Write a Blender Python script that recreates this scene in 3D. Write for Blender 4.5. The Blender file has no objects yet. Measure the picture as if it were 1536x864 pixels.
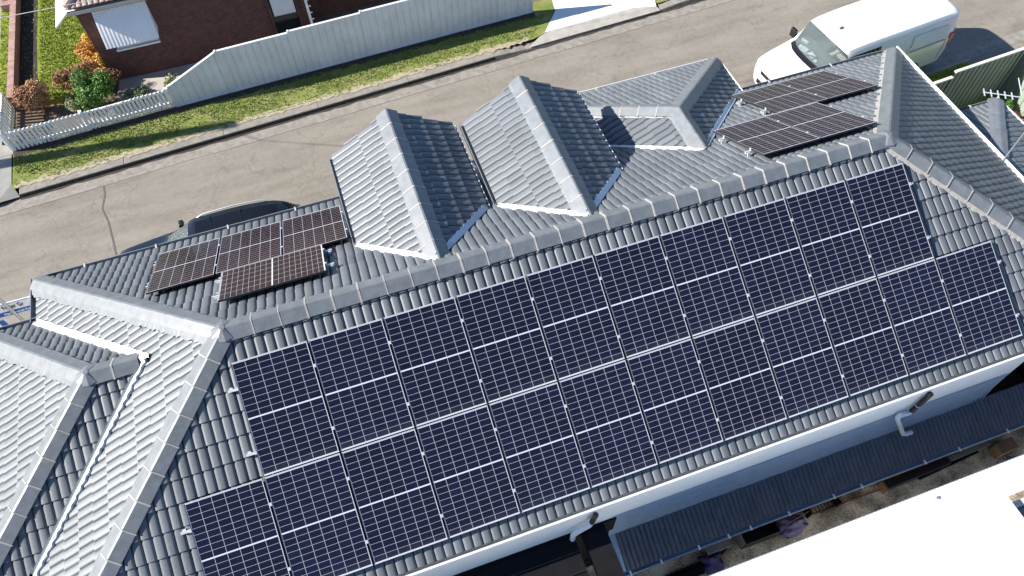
import bpy, bmesh, math, random
import numpy as np
from mathutils import Vector, Matrix
random.seed(7); rng = np.random.default_rng(7)
R = math.radians
S = bpy.context.scene
COL = S.collection

# ------------------------------------------------------------------ camera
cam_d = bpy.data.cameras.new('camera'); cam = bpy.data.objects.new('camera', cam_d); COL.objects.link(cam)
cam_d.sensor_width = 36.0; cam_d.lens = 26.225; cam_d.clip_end = 500; cam_d.clip_start = 0.1
RX = Vector((0.94449041, -0.32807029, -0.01754292)); RY = Vector((-0.28412886, -0.78884491, -0.54497202)); RZ = Vector((0.16495049, 0.5197053, -0.83827068))
mw = Matrix((RX, -RY, -RZ)).transposed().to_4x4(); mw.translation = Vector((2.400, -6.675, 15.097))
cam.matrix_world = mw
S.camera = cam
# ------------------------------------------------------------------ light
SUN_EL, SUN_AZ = 33.2, 13.0          # shadows run along +x and slightly towards -y
sd = Vector((math.cos(R(SUN_EL))*math.cos(R(SUN_AZ)), -math.cos(R(SUN_EL))*math.sin(R(SUN_AZ)), -math.sin(R(SUN_EL))))
W = bpy.data.worlds.new('World'); S.world = W; W.use_nodes = True
nt = W.node_tree; nt.nodes.clear()
sky = nt.nodes.new('ShaderNodeTexSky'); sky.sky_type = 'NISHITA'; sky.sun_disc = False
sky.sun_elevation = R(SUN_EL); sky.sun_rotation = math.atan2(-sd.x, -sd.y)
sky.altitude = 20; sky.air_density = 1.0; sky.dust_density = 0.3; sky.ozone_density = 5.0
bg = nt.nodes.new('ShaderNodeBackground'); bg.inputs['Strength'].default_value = 0.080
wo = nt.nodes.new('ShaderNodeOutputWorld')
nt.links.new(sky.outputs[0], bg.inputs[0]); nt.links.new(bg.outputs[0], wo.inputs[0])
sl = bpy.data.lights.new('sun', 'SUN'); sl.energy = 5.0; sl.angle = R(0.5); sl.color = (1.0, 0.955, 0.88)
so = bpy.data.objects.new('sun', sl); COL.objects.link(so)
so.rotation_euler = sd.to_track_quat('-Z', 'Y').to_euler(); so.location = (-20, 8, 25)
S.view_settings.view_transform = 'Standard'; S.view_settings.look = 'None'
S.view_settings.exposure = 1.02; S.view_settings.gamma = 1; S.view_settings.use_curve_mapping = False
S.render.engine = 'CYCLES'

# ------------------------------------------------------------------ materials
def new_mat(name):
    m = bpy.data.materials.new(name); m.use_nodes = True
    n = m.node_tree; b = n.nodes['Principled BSDF']; return m, n, b
def N(n, t, **k):
    x = n.nodes.new(t)
    for a, v in k.items(): setattr(x, a, v)
    return x
def ramp(n, stops):
    r = N(n, 'ShaderNodeValToRGB'); e = r.color_ramp.elements
    while len(e) < len(stops): e.new(0.5)
    for i, (p, c) in enumerate(stops):
        e[i].position = p; e[i].color = (c[0], c[1], c[2], 1) if not isinstance(c, (int, float)) else (c, c, c, 1)
    return r
def noise(n, vec, scale, detail=4, rough=.6, dist=0):
    x = N(n, 'ShaderNodeTexNoise'); x.inputs['Scale'].default_value = scale; x.inputs['Detail'].default_value = detail
    x.inputs['Roughness'].default_value = rough; x.inputs['Distortion'].default_value = dist
    if vec is not None: n.links.new(vec, x.inputs['Vector'])
    return x.outputs[0]
def math_(n, op, a, b=None, c=None):
    x = N(n, 'ShaderNodeMath', operation=op)
    for i, v in enumerate((a, b, c)):
        if v is None: continue
        if isinstance(v, (int, float)): x.inputs[i].default_value = v
        else: n.links.new(v, x.inputs[i])
    return x.outputs[0]
def mix(n, f, a, b, mode='MIX'):
    x = N(n, 'ShaderNodeMix', data_type='RGBA', blend_type=mode)
    for s, v in ((0, f), (6, a), (7, b)):
        if isinstance(v, (int, float)): x.inputs[s].default_value = v
        elif isinstance(v, tuple): x.inputs[s].default_value = (v[0], v[1], v[2], 1)
        else: n.links.new(v, x.inputs[s])
    return x.outputs[2]
def coords(n, kind='Object'):
    return N(n, 'ShaderNodeTexCoord').outputs[kind]
def wpos(n): return N(n, 'ShaderNodeNewGeometry').outputs['Position']
def bump(n, b, h, strength=.3, dist=.01):
    x = N(n, 'ShaderNodeBump'); x.inputs['Strength'].default_value = strength; x.inputs['Distance'].default_value = dist
    n.links.new(h, x.inputs['Height']); n.links.new(x.outputs[0], b.inputs['Normal'])

def plain(name, col, rough=.5, metal=0, var=.12, scale=3.0, spec=.5, coat=0, bmp=0):
    m, n, b = new_mat(name)
    v = wpos(n)
    f = noise(n, v, scale, 5, .65)
    r = ramp(n, [(0.25, tuple(c*(1-var) for c in col)), (0.75, tuple(min(c*(1+var), 1) for c in col))])
    n.links.new(f, r.inputs[0]); n.links.new(r.outputs[0], b.inputs['Base Color'])
    b.inputs['Roughness'].default_value = rough; b.inputs['Metallic'].default_value = metal
    b.inputs['Specular IOR Level'].default_value = spec; b.inputs['Coat Weight'].default_value = coat
    if bmp: bump(n, b, noise(n, v, scale*12, 3), bmp)
    return m

def tile_mat(name, col, tu=.3, tv=.336, rough=.45, spots=True):
    m, n, b = new_mat(name)
    uv = N(n, 'ShaderNodeUVMap'); sep = N(n, 'ShaderNodeSeparateXYZ'); n.links.new(uv.outputs[0], sep.inputs[0])
    fu = math_(n, 'FLOOR', math_(n, 'DIVIDE', sep.outputs[0], tu)); fv = math_(n, 'FLOOR', math_(n, 'ADD', math_(n, 'DIVIDE', sep.outputs[1], tv), .002))
    cb = N(n, 'ShaderNodeCombineXYZ'); n.links.new(fu, cb.inputs[0]); n.links.new(fv, cb.inputs[1])
    wn = N(n, 'ShaderNodeTexWhiteNoise', noise_dimensions='3D'); n.links.new(cb.outputs[0], wn.inputs['Vector'])
    p = wpos(n)
    f1 = noise(n, p, .8, 5, .65); f2 = noise(n, p, 28, 5, .7)
    mps = N(n, 'ShaderNodeMapping'); mps.inputs['Scale'].default_value = (9, .9, 1); n.links.new(uv.outputs[0], mps.inputs[0]); f3 = noise(n, mps.outputs[0], 1.0, 4, .6)
    k = math_(n, 'ADD', math_(n, 'ADD', math_(n, 'MULTIPLY', wn.outputs[0], .20), math_(n, 'MULTIPLY', f3, .22)), math_(n, 'ADD', math_(n, 'MULTIPLY', f1, .26), math_(n, 'MULTIPLY', f2, .16)))
    r = ramp(n, [(.24, tuple(c*.74 for c in col)), (.62, tuple(c*1.24 for c in col))])
    n.links.new(k, r.inputs[0])
    out = r.outputs[0]
    if spots:      # pale lichen flecks
        v = N(n, 'ShaderNodeTexVoronoi'); v.inputs['Scale'].default_value = 5.5; n.links.new(p, v.inputs['Vector'])
        sp = math_(n, 'LESS_THAN', math_(n, 'ADD', v.outputs['Distance'], math_(n, 'MULTIPLY', f2, .09)), .085)
        out = mix(n, math_(n, 'MULTIPLY', sp, .28), out, (.42, .42, .40))
    n.links.new(out, b.inputs['Base Color'])
    rr = ramp(n, [(.3, rough-.08), (.7, rough+.12)]); n.links.new(f2, rr.inputs[0]); n.links.new(rr.outputs[0], b.inputs['Roughness'])
    b.inputs['Specular IOR Level'].default_value = .62
    bump(n, b, f2, .12, .004)
    return m

M = {}
M['tile'] = tile_mat('grey_roof_tile', (.130, .142, .155))
M['tile_fine'] = tile_mat('dark_metal_tile', (.085, .10, .13), .164, .2, .5, False)
M['cap'] = plain('ridge_cap_grey', (.155, .168, .182), .42, var=.24, scale=6, spec=.65, bmp=.12)
M['mortar'] = plain('ridge_mortar', (.36, .345, .32), .9, var=.18, scale=18, bmp=.3)
M['valley'] = plain('valley_metal_shaded', (.38, .48, .60), .42, .45, var=.06)  # valleys on the shaded side: blue of the sky put into the colour
M['valley_lit'] = plain('valley_metal_lit', (.84, .84, .83), .6, var=.05)  # sunlit copy of the valley metal, its brightness put into the colour
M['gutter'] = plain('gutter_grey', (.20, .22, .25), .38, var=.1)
M['gutter_lit'] = plain('gutter_lining_lit', (.70, .71, .72), .4, var=.12, scale=7)  # lit copy of the gutter grey: sunlight put into the lining colour
M['white_wall'] = plain('white_render', (.88, .89, .89), .7, var=.05, scale=2)
M['flash'] = plain('lead_flashing', (.23, .35, .50), .5, var=.2, scale=5, bmp=.1)
M['gable_wall'] = plain('gable_cladding', (.62, .64, .66), .6, var=.06)
M['white_paint'] = plain('white_gloss_paint', (.82, .82, .81), .3, var=.04)
M['alu'] = plain('aluminium', (.62, .63, .65), .4, .3, var=.05)
M['galv'] = plain('galvanised_steel', (.45, .46, .46), .45, .6, var=.15, scale=12)
M['black'] = plain('black_plastic', (.010, .010, .011), .45, var=.15)
M['dark'] = plain('dark_sheet', (.010, .010, .012), .7, var=.25, scale=4, spec=.08)
M['rubber'] = plain('tyre_rubber', (.02, .02, .021), .8, var=.2)
M['pvc'] = plain('pvc_pipe', (.78, .80, .80), .35, var=.04)
M['wood'] = plain('raw_timber', (.24, .15, .08), .75, var=.3, scale=9, bmp=.1)
M['greywood'] = plain('weathered_timber', (.22, .21, .21), .8, var=.25, scale=9)
M['kerb'] = plain('kerb_concrete', (.25, .228, .195), .9, var=.34, scale=5, bmp=.35)
M['concrete'] = plain('old_concrete', (.40, .37, .33), .9, var=.22, scale=3.5, bmp=.25)
M['new_concrete'] = plain('white_concrete', (.80, .79, .76), .8, var=.05, scale=3)
M['soil'] = plain('bare_soil', (.16, .115, .08), .95, var=.35, scale=6, bmp=.5)
M['path'] = plain('pale_path', (.42, .38, .34), .9, var=.12, scale=4, bmp=.2)
M['ochre'] = plain('ochre_paving', (.50, .26, .14), .85, var=.25, scale=6, bmp=.2)

M['soil_shade'] = plain('shade_dark_soil', (.04, .032, .024), .95, var=.4, scale=8)  # soil taken darker to stand in for fence and wall shade
M['path_concrete'] = plain('path_concrete', (.27, .26, .235), .9, var=.16, scale=3.5, bmp=.2)
M['dry'] = plain('dry_straw_edge', (.36, .31, .205), .95, var=.3, scale=9, bmp=.6)
def asphalt():
    m, n, b = new_mat('worn_asphalt'); p = wpos(n)
    mp = N(n, 'ShaderNodeMapping'); mp.inputs['Rotation'].default_value = (0, 0, R(-3.4)); mp.inputs['Scale'].default_value = (.22, 1.3, 1); n.links.new(p, mp.inputs[0])
    band = noise(n, mp.outputs[0], 1.6, 5, .6); big = noise(n, p, .55, 5, .6); fine = noise(n, p, 42, 4, .75); mid = noise(n, p, 7, 5, .65)
    k = math_(n, 'ADD', math_(n, 'ADD', math_(n, 'MULTIPLY', band, .36), math_(n, 'MULTIPLY', big, .2)), math_(n, 'ADD', math_(n, 'MULTIPLY', fine, .34), math_(n, 'MULTIPLY', mid, .16)))
    r = ramp(n, [(.36, (.15, .132, .108)), (.5, (.225, .201, .167)), (.66, (.295, .266, .222))]); n.links.new(k, r.inputs[0])
    # crazed cracking, thicker in some zones
    dv = N(n, 'ShaderNodeVectorMath', operation='ADD'); nn = N(n, 'ShaderNodeTexNoise'); nn.inputs['Scale'].default_value = 2.2; nn.inputs['Detail'].default_value = 5
    n.links.new(p, nn.inputs['Vector']); sc = N(n, 'ShaderNodeVectorMath', operation='SCALE'); sc.inputs['Scale'].default_value = .55
    n.links.new(nn.outputs[1], sc.inputs[0]); n.links.new(p, dv.inputs[0]); n.links.new(sc.outputs[0], dv.inputs[1])
    v = N(n, 'ShaderNodeTexVoronoi', feature='DISTANCE_TO_EDGE'); v.inputs['Scale'].default_value = 1.7; n.links.new(dv.outputs[0], v.inputs['Vector'])
    zone = noise(n, p, .7, 2)
    cr = math_(n, 'LESS_THAN', v.outputs['Distance'], math_(n, 'MULTIPLY', math_(n, 'SUBTRACT', zone, .40), .075))
    v2 = N(n, 'ShaderNodeTexVoronoi', feature='DISTANCE_TO_EDGE'); v2.inputs['Scale'].default_value = .45; n.links.new(dv.outputs[0], v2.inputs['Vector'])
    cr2 = math_(n, 'LESS_THAN', v2.outputs['Distance'], .006)
    crk = math_(n, 'MAXIMUM', math_(n, 'MULTIPLY', cr, .27), math_(n, 'MULTIPLY', cr2, .22))
    col = mix(n, crk, r.outputs[0], (.09, .08, .07))
    st = noise(n, p, .9, 3, .5, 1.2)
    stain = ramp(n, [(.60, 0.0), (.72, .34)]); n.links.new(st, stain.inputs[0])
    col = mix(n, stain.outputs[0], col, (.13, .115, .10))
    n.links.new(col, b.inputs['Base Color']); b.inputs['Roughness'].default_value = .92; b.inputs['Specular IOR Level'].default_value = .25
    bump(n, b, fine, .35, .006); return m
M['asphalt'] = asphalt()

def grass_ground(name, dry):
    m, n, b = new_mat(name); p = wpos(n)
    f = noise(n, p, 1.7, 5, .65); g = noise(n, p, 24, 4, .7)
    k = math_(n, 'ADD', math_(n, 'MULTIPLY', f, .62), math_(n, 'MULTIPLY', g, .38))
    r = ramp(n, [(.32, (.10, .145, .03)), (.47, (.175, .215, .05)), (.58, (.26, .25, .095)), (.70, (.36, .31, .18))] if dry else
             [(.32, (.12, .17, .015)), (.50, (.21, .27, .03)), (.72, (.32, .31, .08))])
    n.links.new(k, r.inputs[0]); n.links.new(r.outputs[0], b.inputs['Base Color']); b.inputs['Roughness'].default_value = .95; b.inputs['Specular IOR Level'].default_value = .2
    bump(n, b, g, .7, .03); return m
M['verge'] = grass_ground('verge_turf', True); M['lawn'] = grass_ground('lawn_turf', False)

def attr_mat(name, stops, rough=.6, trans=.0, spec=.35):
    m, n, b = new_mat(name); a = N(n, 'ShaderNodeAttribute', attribute_name='rnd')
    r = ramp(n, stops); n.links.new(a.outputs['Fac'], r.inputs[0]); n.links.new(r.outputs[0], b.inputs['Base Color'])
    b.inputs['Roughness'].default_value = rough; b.inputs['Specular IOR Level'].default_value = spec; return m
M['blade'] = attr_mat('grass_blades', [(0, (.12, .18, .035)), (.5, (.21, .27, .06)), (.8, (.31, .31, .11)), (1, (.46, .41, .24))], .8)
M['blade_lawn'] = attr_mat('lawn_blades', [(0, (.15, .23, .02)), (.6, (.27, .34, .04)), (1, (.42, .42, .13))], .8)
M['lf_green'] = attr_mat('leaves_green', [(0, (.025, .075, .012)), (.5, (.065, .165, .02)), (1, (.16, .29, .05))], .45)
M['lf_orange'] = attr_mat('leaves_orange', [(0, (.20, .15, .03)), (.35, (.55, .24, .05)), (.7, (.62, .34, .06)), (1, (.62, .50, .08))], .6)
M['lf_brown'] = attr_mat('leaves_brown', [(0, (.11, .085, .03)), (.4, (.36, .17, .08)), (.75, (.48, .26, .14)), (1, (.46, .38, .13))], .6)
M['lf_pale'] = attr_mat('leaves_pale', [(0, (.10, .12, .04)), (1, (.42, .42, .22))], .6)
M['lf_grey'] = attr_mat('leaves_grey_green', [(0, (.06, .09, .045)), (1, (.18, .24, .12))], .6)
M['lf_red'] = attr_mat('leaves_red', [(0, (.05, .02, .014)), (1, (.14, .05, .03))], .6)
M['twig'] = plain('bark', (.10, .07, .045), .9, var=.2, scale=20)

def brick(name, c1, c2, mort, rot=(0, 0, 0), scale=4.2):
    m, n, b = new_mat(name)
    uv = N(n, 'ShaderNodeUVMap')
    t = N(n, 'ShaderNodeTexBrick'); t.inputs['Scale'].default_value = 1.0; t.inputs['Brick Width'].default_value = .24; t.inputs['Row Height'].default_value = .086
    t.inputs['Mortar Size'].default_value = .010; t.inputs['Color1'].default_value = (*c1, 1); t.inputs['Color2'].default_value = (*c2, 1); t.inputs['Mortar'].default_value = (*mort, 1)
    n.links.new(uv.outputs[0], t.inputs['Vector'])
    f = noise(n, wpos(n), 6, 4); k = ramp(n, [(.3, .72), (.7, 1.2)]); n.links.new(f, k.inputs[0])
    n.links.new(mix(n, 1.0, t.outputs[0], k.outputs[0], 'MULTIPLY'), b.inputs['Base Color']); b.inputs['Roughness'].default_value = .88
    bump(n, b, t.outputs[1], -.4, .006); return m
M['brick'] = brick('red_brick', (.125, .046, .034), (.082, .034, .030), (.10, .066, .056))
M['brick_pale'] = brick('pink_brick', (.34, .19, .16), (.42, .25, .21), (.36, .27, .23))

def cell_mat(name='solar_cells', cols=((.0042, .0050, .0180), (.0060, .0072, .0260), (.0078, .0108, .040))):
    m, n, b = new_mat(name); uv = N(n, 'ShaderNodeUVMap'); sep = N(n, 'ShaderNodeSeparateXYZ'); n.links.new(uv.outputs[0], sep.inputs[0])
    u, v = sep.outputs[0], sep.outputs[1]          # metres from panel centre
    def grid(x, pitch, off, hw):
        q = math_(n, 'ABSOLUTE', math_(n, 'SUBTRACT', math_(n, 'FRACT', math_(n, 'ADD', math_(n, 'DIVIDE', math_(n, 'ADD', x, off), pitch), .5)), .5))
        return math_(n, 'LESS_THAN', math_(n, 'MULTIPLY', q, pitch), hw)
    gu = grid(u, .1835, 0.0, .0028)
    av = math_(n, 'ABSOLUTE', v)
    gv = grid(av, .0932, -.0095, .0021)
    midb = math_(n, 'LESS_THAN', av, .0085)
    edge = math_(n, 'MAXIMUM', math_(n, 'GREATER_THAN', math_(n, 'ABSOLUTE', u), .5520), math_(n, 'GREATER_THAN', av, .8385))
    line = math_(n, 'MAXIMUM', math_(n, 'MAXIMUM', gu, gv), math_(n, 'MAXIMUM', midb, edge))
    cu = math_(n, 'FLOOR', math_(n, 'DIVIDE', u, .1835)); cv = math_(n, 'FLOOR', math_(n, 'DIVIDE', v, .0932))
    oi = N(n, 'ShaderNodeObjectInfo'); cb = N(n, 'ShaderNodeCombineXYZ'); n.links.new(cu, cb.inputs[0]); n.links.new(cv, cb.inputs[1]); n.links.new(oi.outputs['Random'], cb.inputs[2])
    wn = N(n, 'ShaderNodeTexWhiteNoise', noise_dimensions='3D'); n.links.new(cb.outputs[0], wn.inputs['Vector'])
    r = ramp(n, [(0, cols[0]), (.7, cols[1]), (1, cols[2])]); 
    kk = math_(n, 'ADD', math_(n, 'MULTIPLY', wn.outputs[0], .62), math_(n, 'MULTIPLY', noise(n, wpos(n), 3.0, 3), .42))
    n.links.new(kk, r.inputs[0])
    tone = math_(n, 'ADD', .74, math_(n, 'MULTIPLY', oi.outputs['Random'], .22))
    tn = N(n, 'ShaderNodeCombineColor'); [n.links.new(tone, tn.inputs[i]) for i in range(3)]
    col = mix(n, 1.0, r.outputs[0], tn.outputs[0], 'MULTIPLY')
    col = mix(n, math_(n, 'MAXIMUM', gu, gv), col, (.44, .46, .52)); col = mix(n, math_(n, 'MAXIMUM', midb, edge), col, (.62, .64, .70))
    low = N(n, 'ShaderNodeMapRange'); low.inputs['From Min'].default_value = -.70; low.inputs['From Max'].default_value = -.85; n.links.new(v, low.inputs['Value'])
    du = math_(n, 'MULTIPLY', math_(n, 'ADD', math_(n, 'MULTIPLY', low.outputs[0], .9), .25), math_(n, 'MULTIPLY', noise(n, wpos(n), 9, 5, .7), .10))
    col = mix(n, du, col, (.34, .32, .29)); n.links.new(col, b.inputs['Base Color'])
    dust = noise(n, wpos(n), 14, 5, .7); rr = ramp(n, [(.3, .10), (.75, .22)]); n.links.new(dust, rr.inputs[0]); n.links.new(rr.outputs[0], b.inputs['Roughness'])
    b.inputs['Specular IOR Level'].default_value = .42
    return m
M['cells'] = cell_mat(); M['cells_sheen'] = cell_mat('maroon_sheen_solar_cells', ((.009, .0042, .0075), (.015, .0052, .0098), (.023, .0066, .0120)))  # second set: reddish reflection of the left panels put into the cell colour

def car_paint(name, col, rough=.25, coat=.6):
    m, n, b = new_mat(name); f = noise(n, wpos(n), 4, 4); r = ramp(n, [(.3, tuple(c*.94 for c in col)), (.7, col)]); n.links.new(f, r.inputs[0]); n.links.new(r.outputs[0], b.inputs['Base Color'])
    b.inputs['Roughness'].default_value = rough; b.inputs['Coat Weight'].default_value = coat; b.inputs['Specular IOR Level'].default_value = .5 if coat else .22; b.inputs['Coat Roughness'].default_value = .06; return m
M['van_paint'] = car_paint('white_car_paint', (.80, .81, .81)); M['suv_paint'] = car_paint('dark_blue_car_paint', (.010, .014, .022), .25, 0.25)
def glass(name, col, trans, rough=.03):
    m, n, b = new_mat(name); f = noise(n, wpos(n), 2.5, 2); r = ramp(n, [(.3, col), (.7, tuple(c*1.15 for c in col))]); n.links.new(f, r.inputs[0]); n.links.new(r.outputs[0], b.inputs['Base Color'])
    b.inputs['Roughness'].default_value = rough; b.inputs['Transmission Weight'].default_value = trans; b.inputs['IOR'].default_value = 1.25 if trans > 0 else 1.5; return m
M['windscreen'] = glass('windscreen_glass', (.70, .84, .84), .90, .0)
M['dark_glass'] = glass('tinted_glass', (.008, .010, .014), 0, .05); M['dark_glass'].node_tree.nodes['Principled BSDF'].inputs['Specular IOR Level'].default_value = .28
M['lamp_red'] = plain('red_lamp', (.55, .02, .02), .2, var=.1); M['lamp_clear'] = plain('clear_lamp', (.5, .52, .54), .12, .3, var=.1)
M['seat'] = plain('seat_fabric', (.10, .105, .115), .9, var=.2); M['paper'] = plain('paper_sheet', (.8, .8, .78), .8, var=.03)
M['green_fence'] = plain('green_sheet_steel', (.27, .33, .255), .5, var=.14, scale=3); M['white_fence'] = plain('pale_sheet_steel', (.66, .70, .72), .42, var=.13, scale=1.7)
M['cream'] = plain('cream_paint', (.70, .69, .58), .5, var=.08); M['sign_white'] = plain('sign_white', (.78, .79, .80), .4, var=.03); M['sign_blue'] = plain('sign_blue', (.02, .10, .42), .4, var=.05)
M['sign_ink'] = plain('sign_ink', (.05, .06, .09), .5, var=.05); M['pole_wood'] = plain('pole_timber', (.20, .16, .12), .9, var=.2)
M['terracotta'] = plain('terracotta_tile', (.42, .30, .25), .8, var=.3, scale=9); M['shed'] = plain('grey_shed_sheet', (.22, .225, .24), .6, var=.12)
M['tarp'] = plain('purple_tarp', (.16, .14, .26), .6, var=.35, scale=7); M['bluebag'] = plain('blue_bag', (.05, .055, .15), .6, var=.35, scale=9)
M['mulch'] = None
def mulch():
    m, n, b = new_mat('bark_mulch'); p = wpos(n); f = noise(n, p, 1.5, 4, .6); g = noise(n, p, 26, 4, .85)
    k = math_(n, 'ADD', math_(n, 'MULTIPLY', f, .55), math_(n, 'MULTIPLY', g, .45))
    r = ramp(n, [(.38, (.07, .065, .062)), (.47, (.36, .31, .23)), (.57, (.88, .78, .58))]); n.links.new(k, r.inputs[0]); n.links.new(r.outputs[0], b.inputs['Base Color']); b.inputs['Roughness'].default_value = .95
    bump(n, b, g, .9, .03); return m
M['mulch'] = mulch()

# ------------------------------------------------------------------ mesh builder
class MB:
    def __init__(s): s.v = []; s.f = []; s.uv = []
    def poly(s, pts, uvs=None):
        i = len(s.v); s.v += [tuple(p) for p in pts]; s.f.append(tuple(range(i, i+len(pts)))); s.uv.append(uvs)
    def box(s, c, size, rot=0.0, mat=None):
        hx, hy, hz = size[0]/2, size[1]/2, size[2]/2
        P = [Vector((x, y, z)) for z in (-hz, hz) for y in (-hy, hy) for x in (-hx, hx)]
        if mat is not None: P = [mat @ p for p in P]
        elif rot: m = Matrix.Rotation(rot, 3, 'Z'); P = [m @ p for p in P]
        c = Vector(c); P = [p+c for p in P]; i = len(s.v); s.v += [tuple(p) for p in P]
        for q in ((0, 2, 3, 1), (4, 5, 7, 6), (0, 1, 5, 4), (2, 6, 7, 3), (0, 4, 6, 2), (1, 3, 7, 5)): s.f.append(tuple(i+k for k in q)); s.uv.append(None)
    def hexa(s, P):
        i = len(s.v); s.v += [tuple(p) for p in P]
        for q in ((0, 3, 2, 1), (4, 5, 6, 7), (0, 1, 5, 4), (1, 2, 6, 5), (2, 3, 7, 6), (3, 0, 4, 7)): s.f.append(tuple(i+k for k in q)); s.uv.append(None)
    def prism(s, pts, d):
        d = Vector(d); A = [Vector(p) for p in pts]; B = [p+d for p in A]; n = len(A); i = len(s.v); s.v += [tuple(p) for p in A+B]
        s.f.append(tuple(i+k for k in range(n))[::-1]); s.uv.append(None); s.f.append(tuple(i+n+k for k in range(n))); s.uv.append(None)
        for k in range(n): s.f.append((i+k, i+(k+1) % n, i+n+(k+1) % n, i+n+k)); s.uv.append(None)
    def tube(s, pts, r, seg=8, r2=None, cap=True):
        pts = [Vector(p) for p in pts]; rings = []
        for k, p in enumerate(pts):
            d = (pts[min(k+1, len(pts)-1)]-pts[max(k-1, 0)]).normalized(); a = d.orthogonal().normalized() if k == 0 else (a-d*a.dot(d)).normalized(); b = d.cross(a)
            rr = r if r2 is None else r+(r2-r)*k/(len(pts)-1); i = len(s.v)
            s.v += [tuple(p+a*math.cos(2*math.pi*j/seg)*rr+b*math.sin(2*math.pi*j/seg)*rr) for j in range(seg)]; rings.append(i)
        for A, B in zip(rings, rings[1:]):
            for j in range(seg): s.f.append((A+j, A+(j+1) % seg, B+(j+1) % seg, B+j)); s.uv.append(None)
        if cap:
            s.f.append(tuple(rings[0]+j for j in range(seg))[::-1]); s.uv.append(None); s.f.append(tuple(rings[-1]+j for j in range(seg))); s.uv.append(None)
    def build(s, name, mat, parent=None, smooth=False, ang=35, bevel=0, planar_uv=False, fix=True):
        me = bpy.data.meshes.new(name); me.from_pydata(s.v, [], s.f)
        if any(u is not None for u in s.uv) or planar_uv:
            L = me.uv_layers.new(name='UVMap').data
            for p in me.polygons:
                u = s.uv[p.index]
                for k, li in enumerate(p.loop_indices):
                    co = me.vertices[me.loops[li].vertex_index].co
                    if u is not None: L[li].uv = u[k]
                    else:
                        nn = p.normal
                        L[li].uv = (co.x, co.y) if abs(nn.z) > .7 else ((co.y, co.z) if abs(nn.x) > abs(nn.y) else (co.x, co.z))
        if fix and not any(u is not None for u in s.uv):
            bm = bmesh.new(); bm.from_mesh(me); bmesh.ops.recalc_face_normals(bm, faces=bm.faces); bm.to_mesh(me); bm.free()
        me.materials.append(mat)
        o = bpy.data.objects.new(name, me); COL.objects.link(o)
        if smooth:
            me.polygons.foreach_set('use_smooth', [True]*len(me.polygons)); me.set_sharp_from_angle(angle=R(ang))
        if bevel:
            b = o.modifiers.new('bevel', 'BEVEL'); b.width = bevel; b.segments = 2; b.limit_method = 'ANGLE'; b.angle_limit = R(40)
        if parent is not None: o.parent = parent
        return o
def tag(o, label=None, cat=None, group=None, kind=None):
    if label: o['label'] = label
    if cat: o['category'] = cat
    if group: o['group'] = group
    if kind: o['kind'] = kind
    return o
def thing(name, label, cat, loc=(0, 0, 0), rz=0, group=None):
    o = bpy.data.objects.new(name, None); COL.objects.link(o); o.location = loc; o.rotation_euler = (0, 0, rz); o.empty_display_size = .2
    return tag(o, label, cat, group)
def dup(root, loc=None, label=None, group=None, mat=None):
    r = root.copy(); COL.objects.link(r)
    if mat is not None: r.matrix_world = mat
    elif loc is not None: r.location = loc
    if label: r['label'] = label
    if group: r['group'] = group
    for ch in list(root.children):
        c = ch.copy(); COL.objects.link(c); c.parent = r
        for g in list(ch.children):
            d = g.copy(); COL.objects.link(d); d.parent = c
    return r

# ------------------------------------------------------------------ the setting
gA = R(3.4)            # the street runs slightly askew to the house
def kerb_y(x): return 10.17+.059*x
def fence_y(x): return 11.83+.04*x if x > -1.72 else 11.761+.0536*(x+1.72)
g = MB(); g.poly([(-90, -70, -.06), (110, -70, -.06), (110, 90, -.06), (-90, 90, -.06)]); tag(g.build('ground', M['soil']), kind='structure')
g = MB(); g.poly([(-60, 3.9+.0, -.03), (18, 5.0, -.03), (80, 7.0, -.03), (80, kerb_y(80), -.03), (-60, kerb_y(-60), -.03)]); tag(g.build('road', M['asphalt']), kind='structure')
# concrete gutter strip and kerb on the far side, with the dished crossover
def strip(name, mat, x0, x1, ya, yb, za, zb, n=1, wob=0):
    g = MB(); xs = np.linspace(x0, x1, n+1)
    wa = rng.normal(0, wob, n+1); wb = rng.normal(0, wob, n+1)
    for i in range(n):
        g.poly([(xs[i], ya(xs[i])+wa[i], za), (xs[i+1], ya(xs[i+1])+wa[i+1], za), (xs[i+1], yb(xs[i+1])+wb[i+1], zb), (xs[i], yb(xs[i])+wb[i], zb)])
    return g.build(name, mat)
tag(strip('gutter_strip', M['kerb'], -60, 80, lambda x: kerb_y(x)-.42, lambda x: kerb_y(x), -.022, -.022, 160, .012), kind='structure')
tag(strip('gutter_shade_dirt', plain('gutter_shade_dirt', (.045, .038, .030), .95, var=.4, scale=8), -6, 60, lambda x: kerb_y(x)-.075, lambda x: kerb_y(x)+.02, -.017, -.010, 330, .014), kind='structure')  # dirt at the kerb foot, made dark to deepen its shadow line
tag(strip('kerb_shade_grime', plain('kerb_shade_grime', (.040, .034, .028), .95, var=.5, scale=8), -5.98, 7.6, lambda x: kerb_y(x)-.002, lambda x: kerb_y(x)+.026, -.014, .070, 300, .0015), kind='structure')  # grime strip that paints shade onto the kerb face
def kerb_seg(x0, x1, h0=.125, h1=.125):
    g = MB(); n = max(1, int((x1-x0)/2.4)); xs = np.linspace(x0, x1, n+1)
    for i in range(n):
        a, b = xs[i], xs[i+1]-.004; ha = h0+(h1-h0)*i/n; hb = h0+(h1-h0)*(i+1)/n
        ya, yb = kerb_y(a), kerb_y(b)
        g.hexa([(a, ya, -.03), (b, yb, -.03), (b, yb+.30, -.03), (a, ya+.30, -.03), (a, ya+.04, ha-.03), (b, yb+.04, hb-.03), (b, yb+.30, hb-.022), (a, ya+.30, ha-.022)])
    return g
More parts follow.
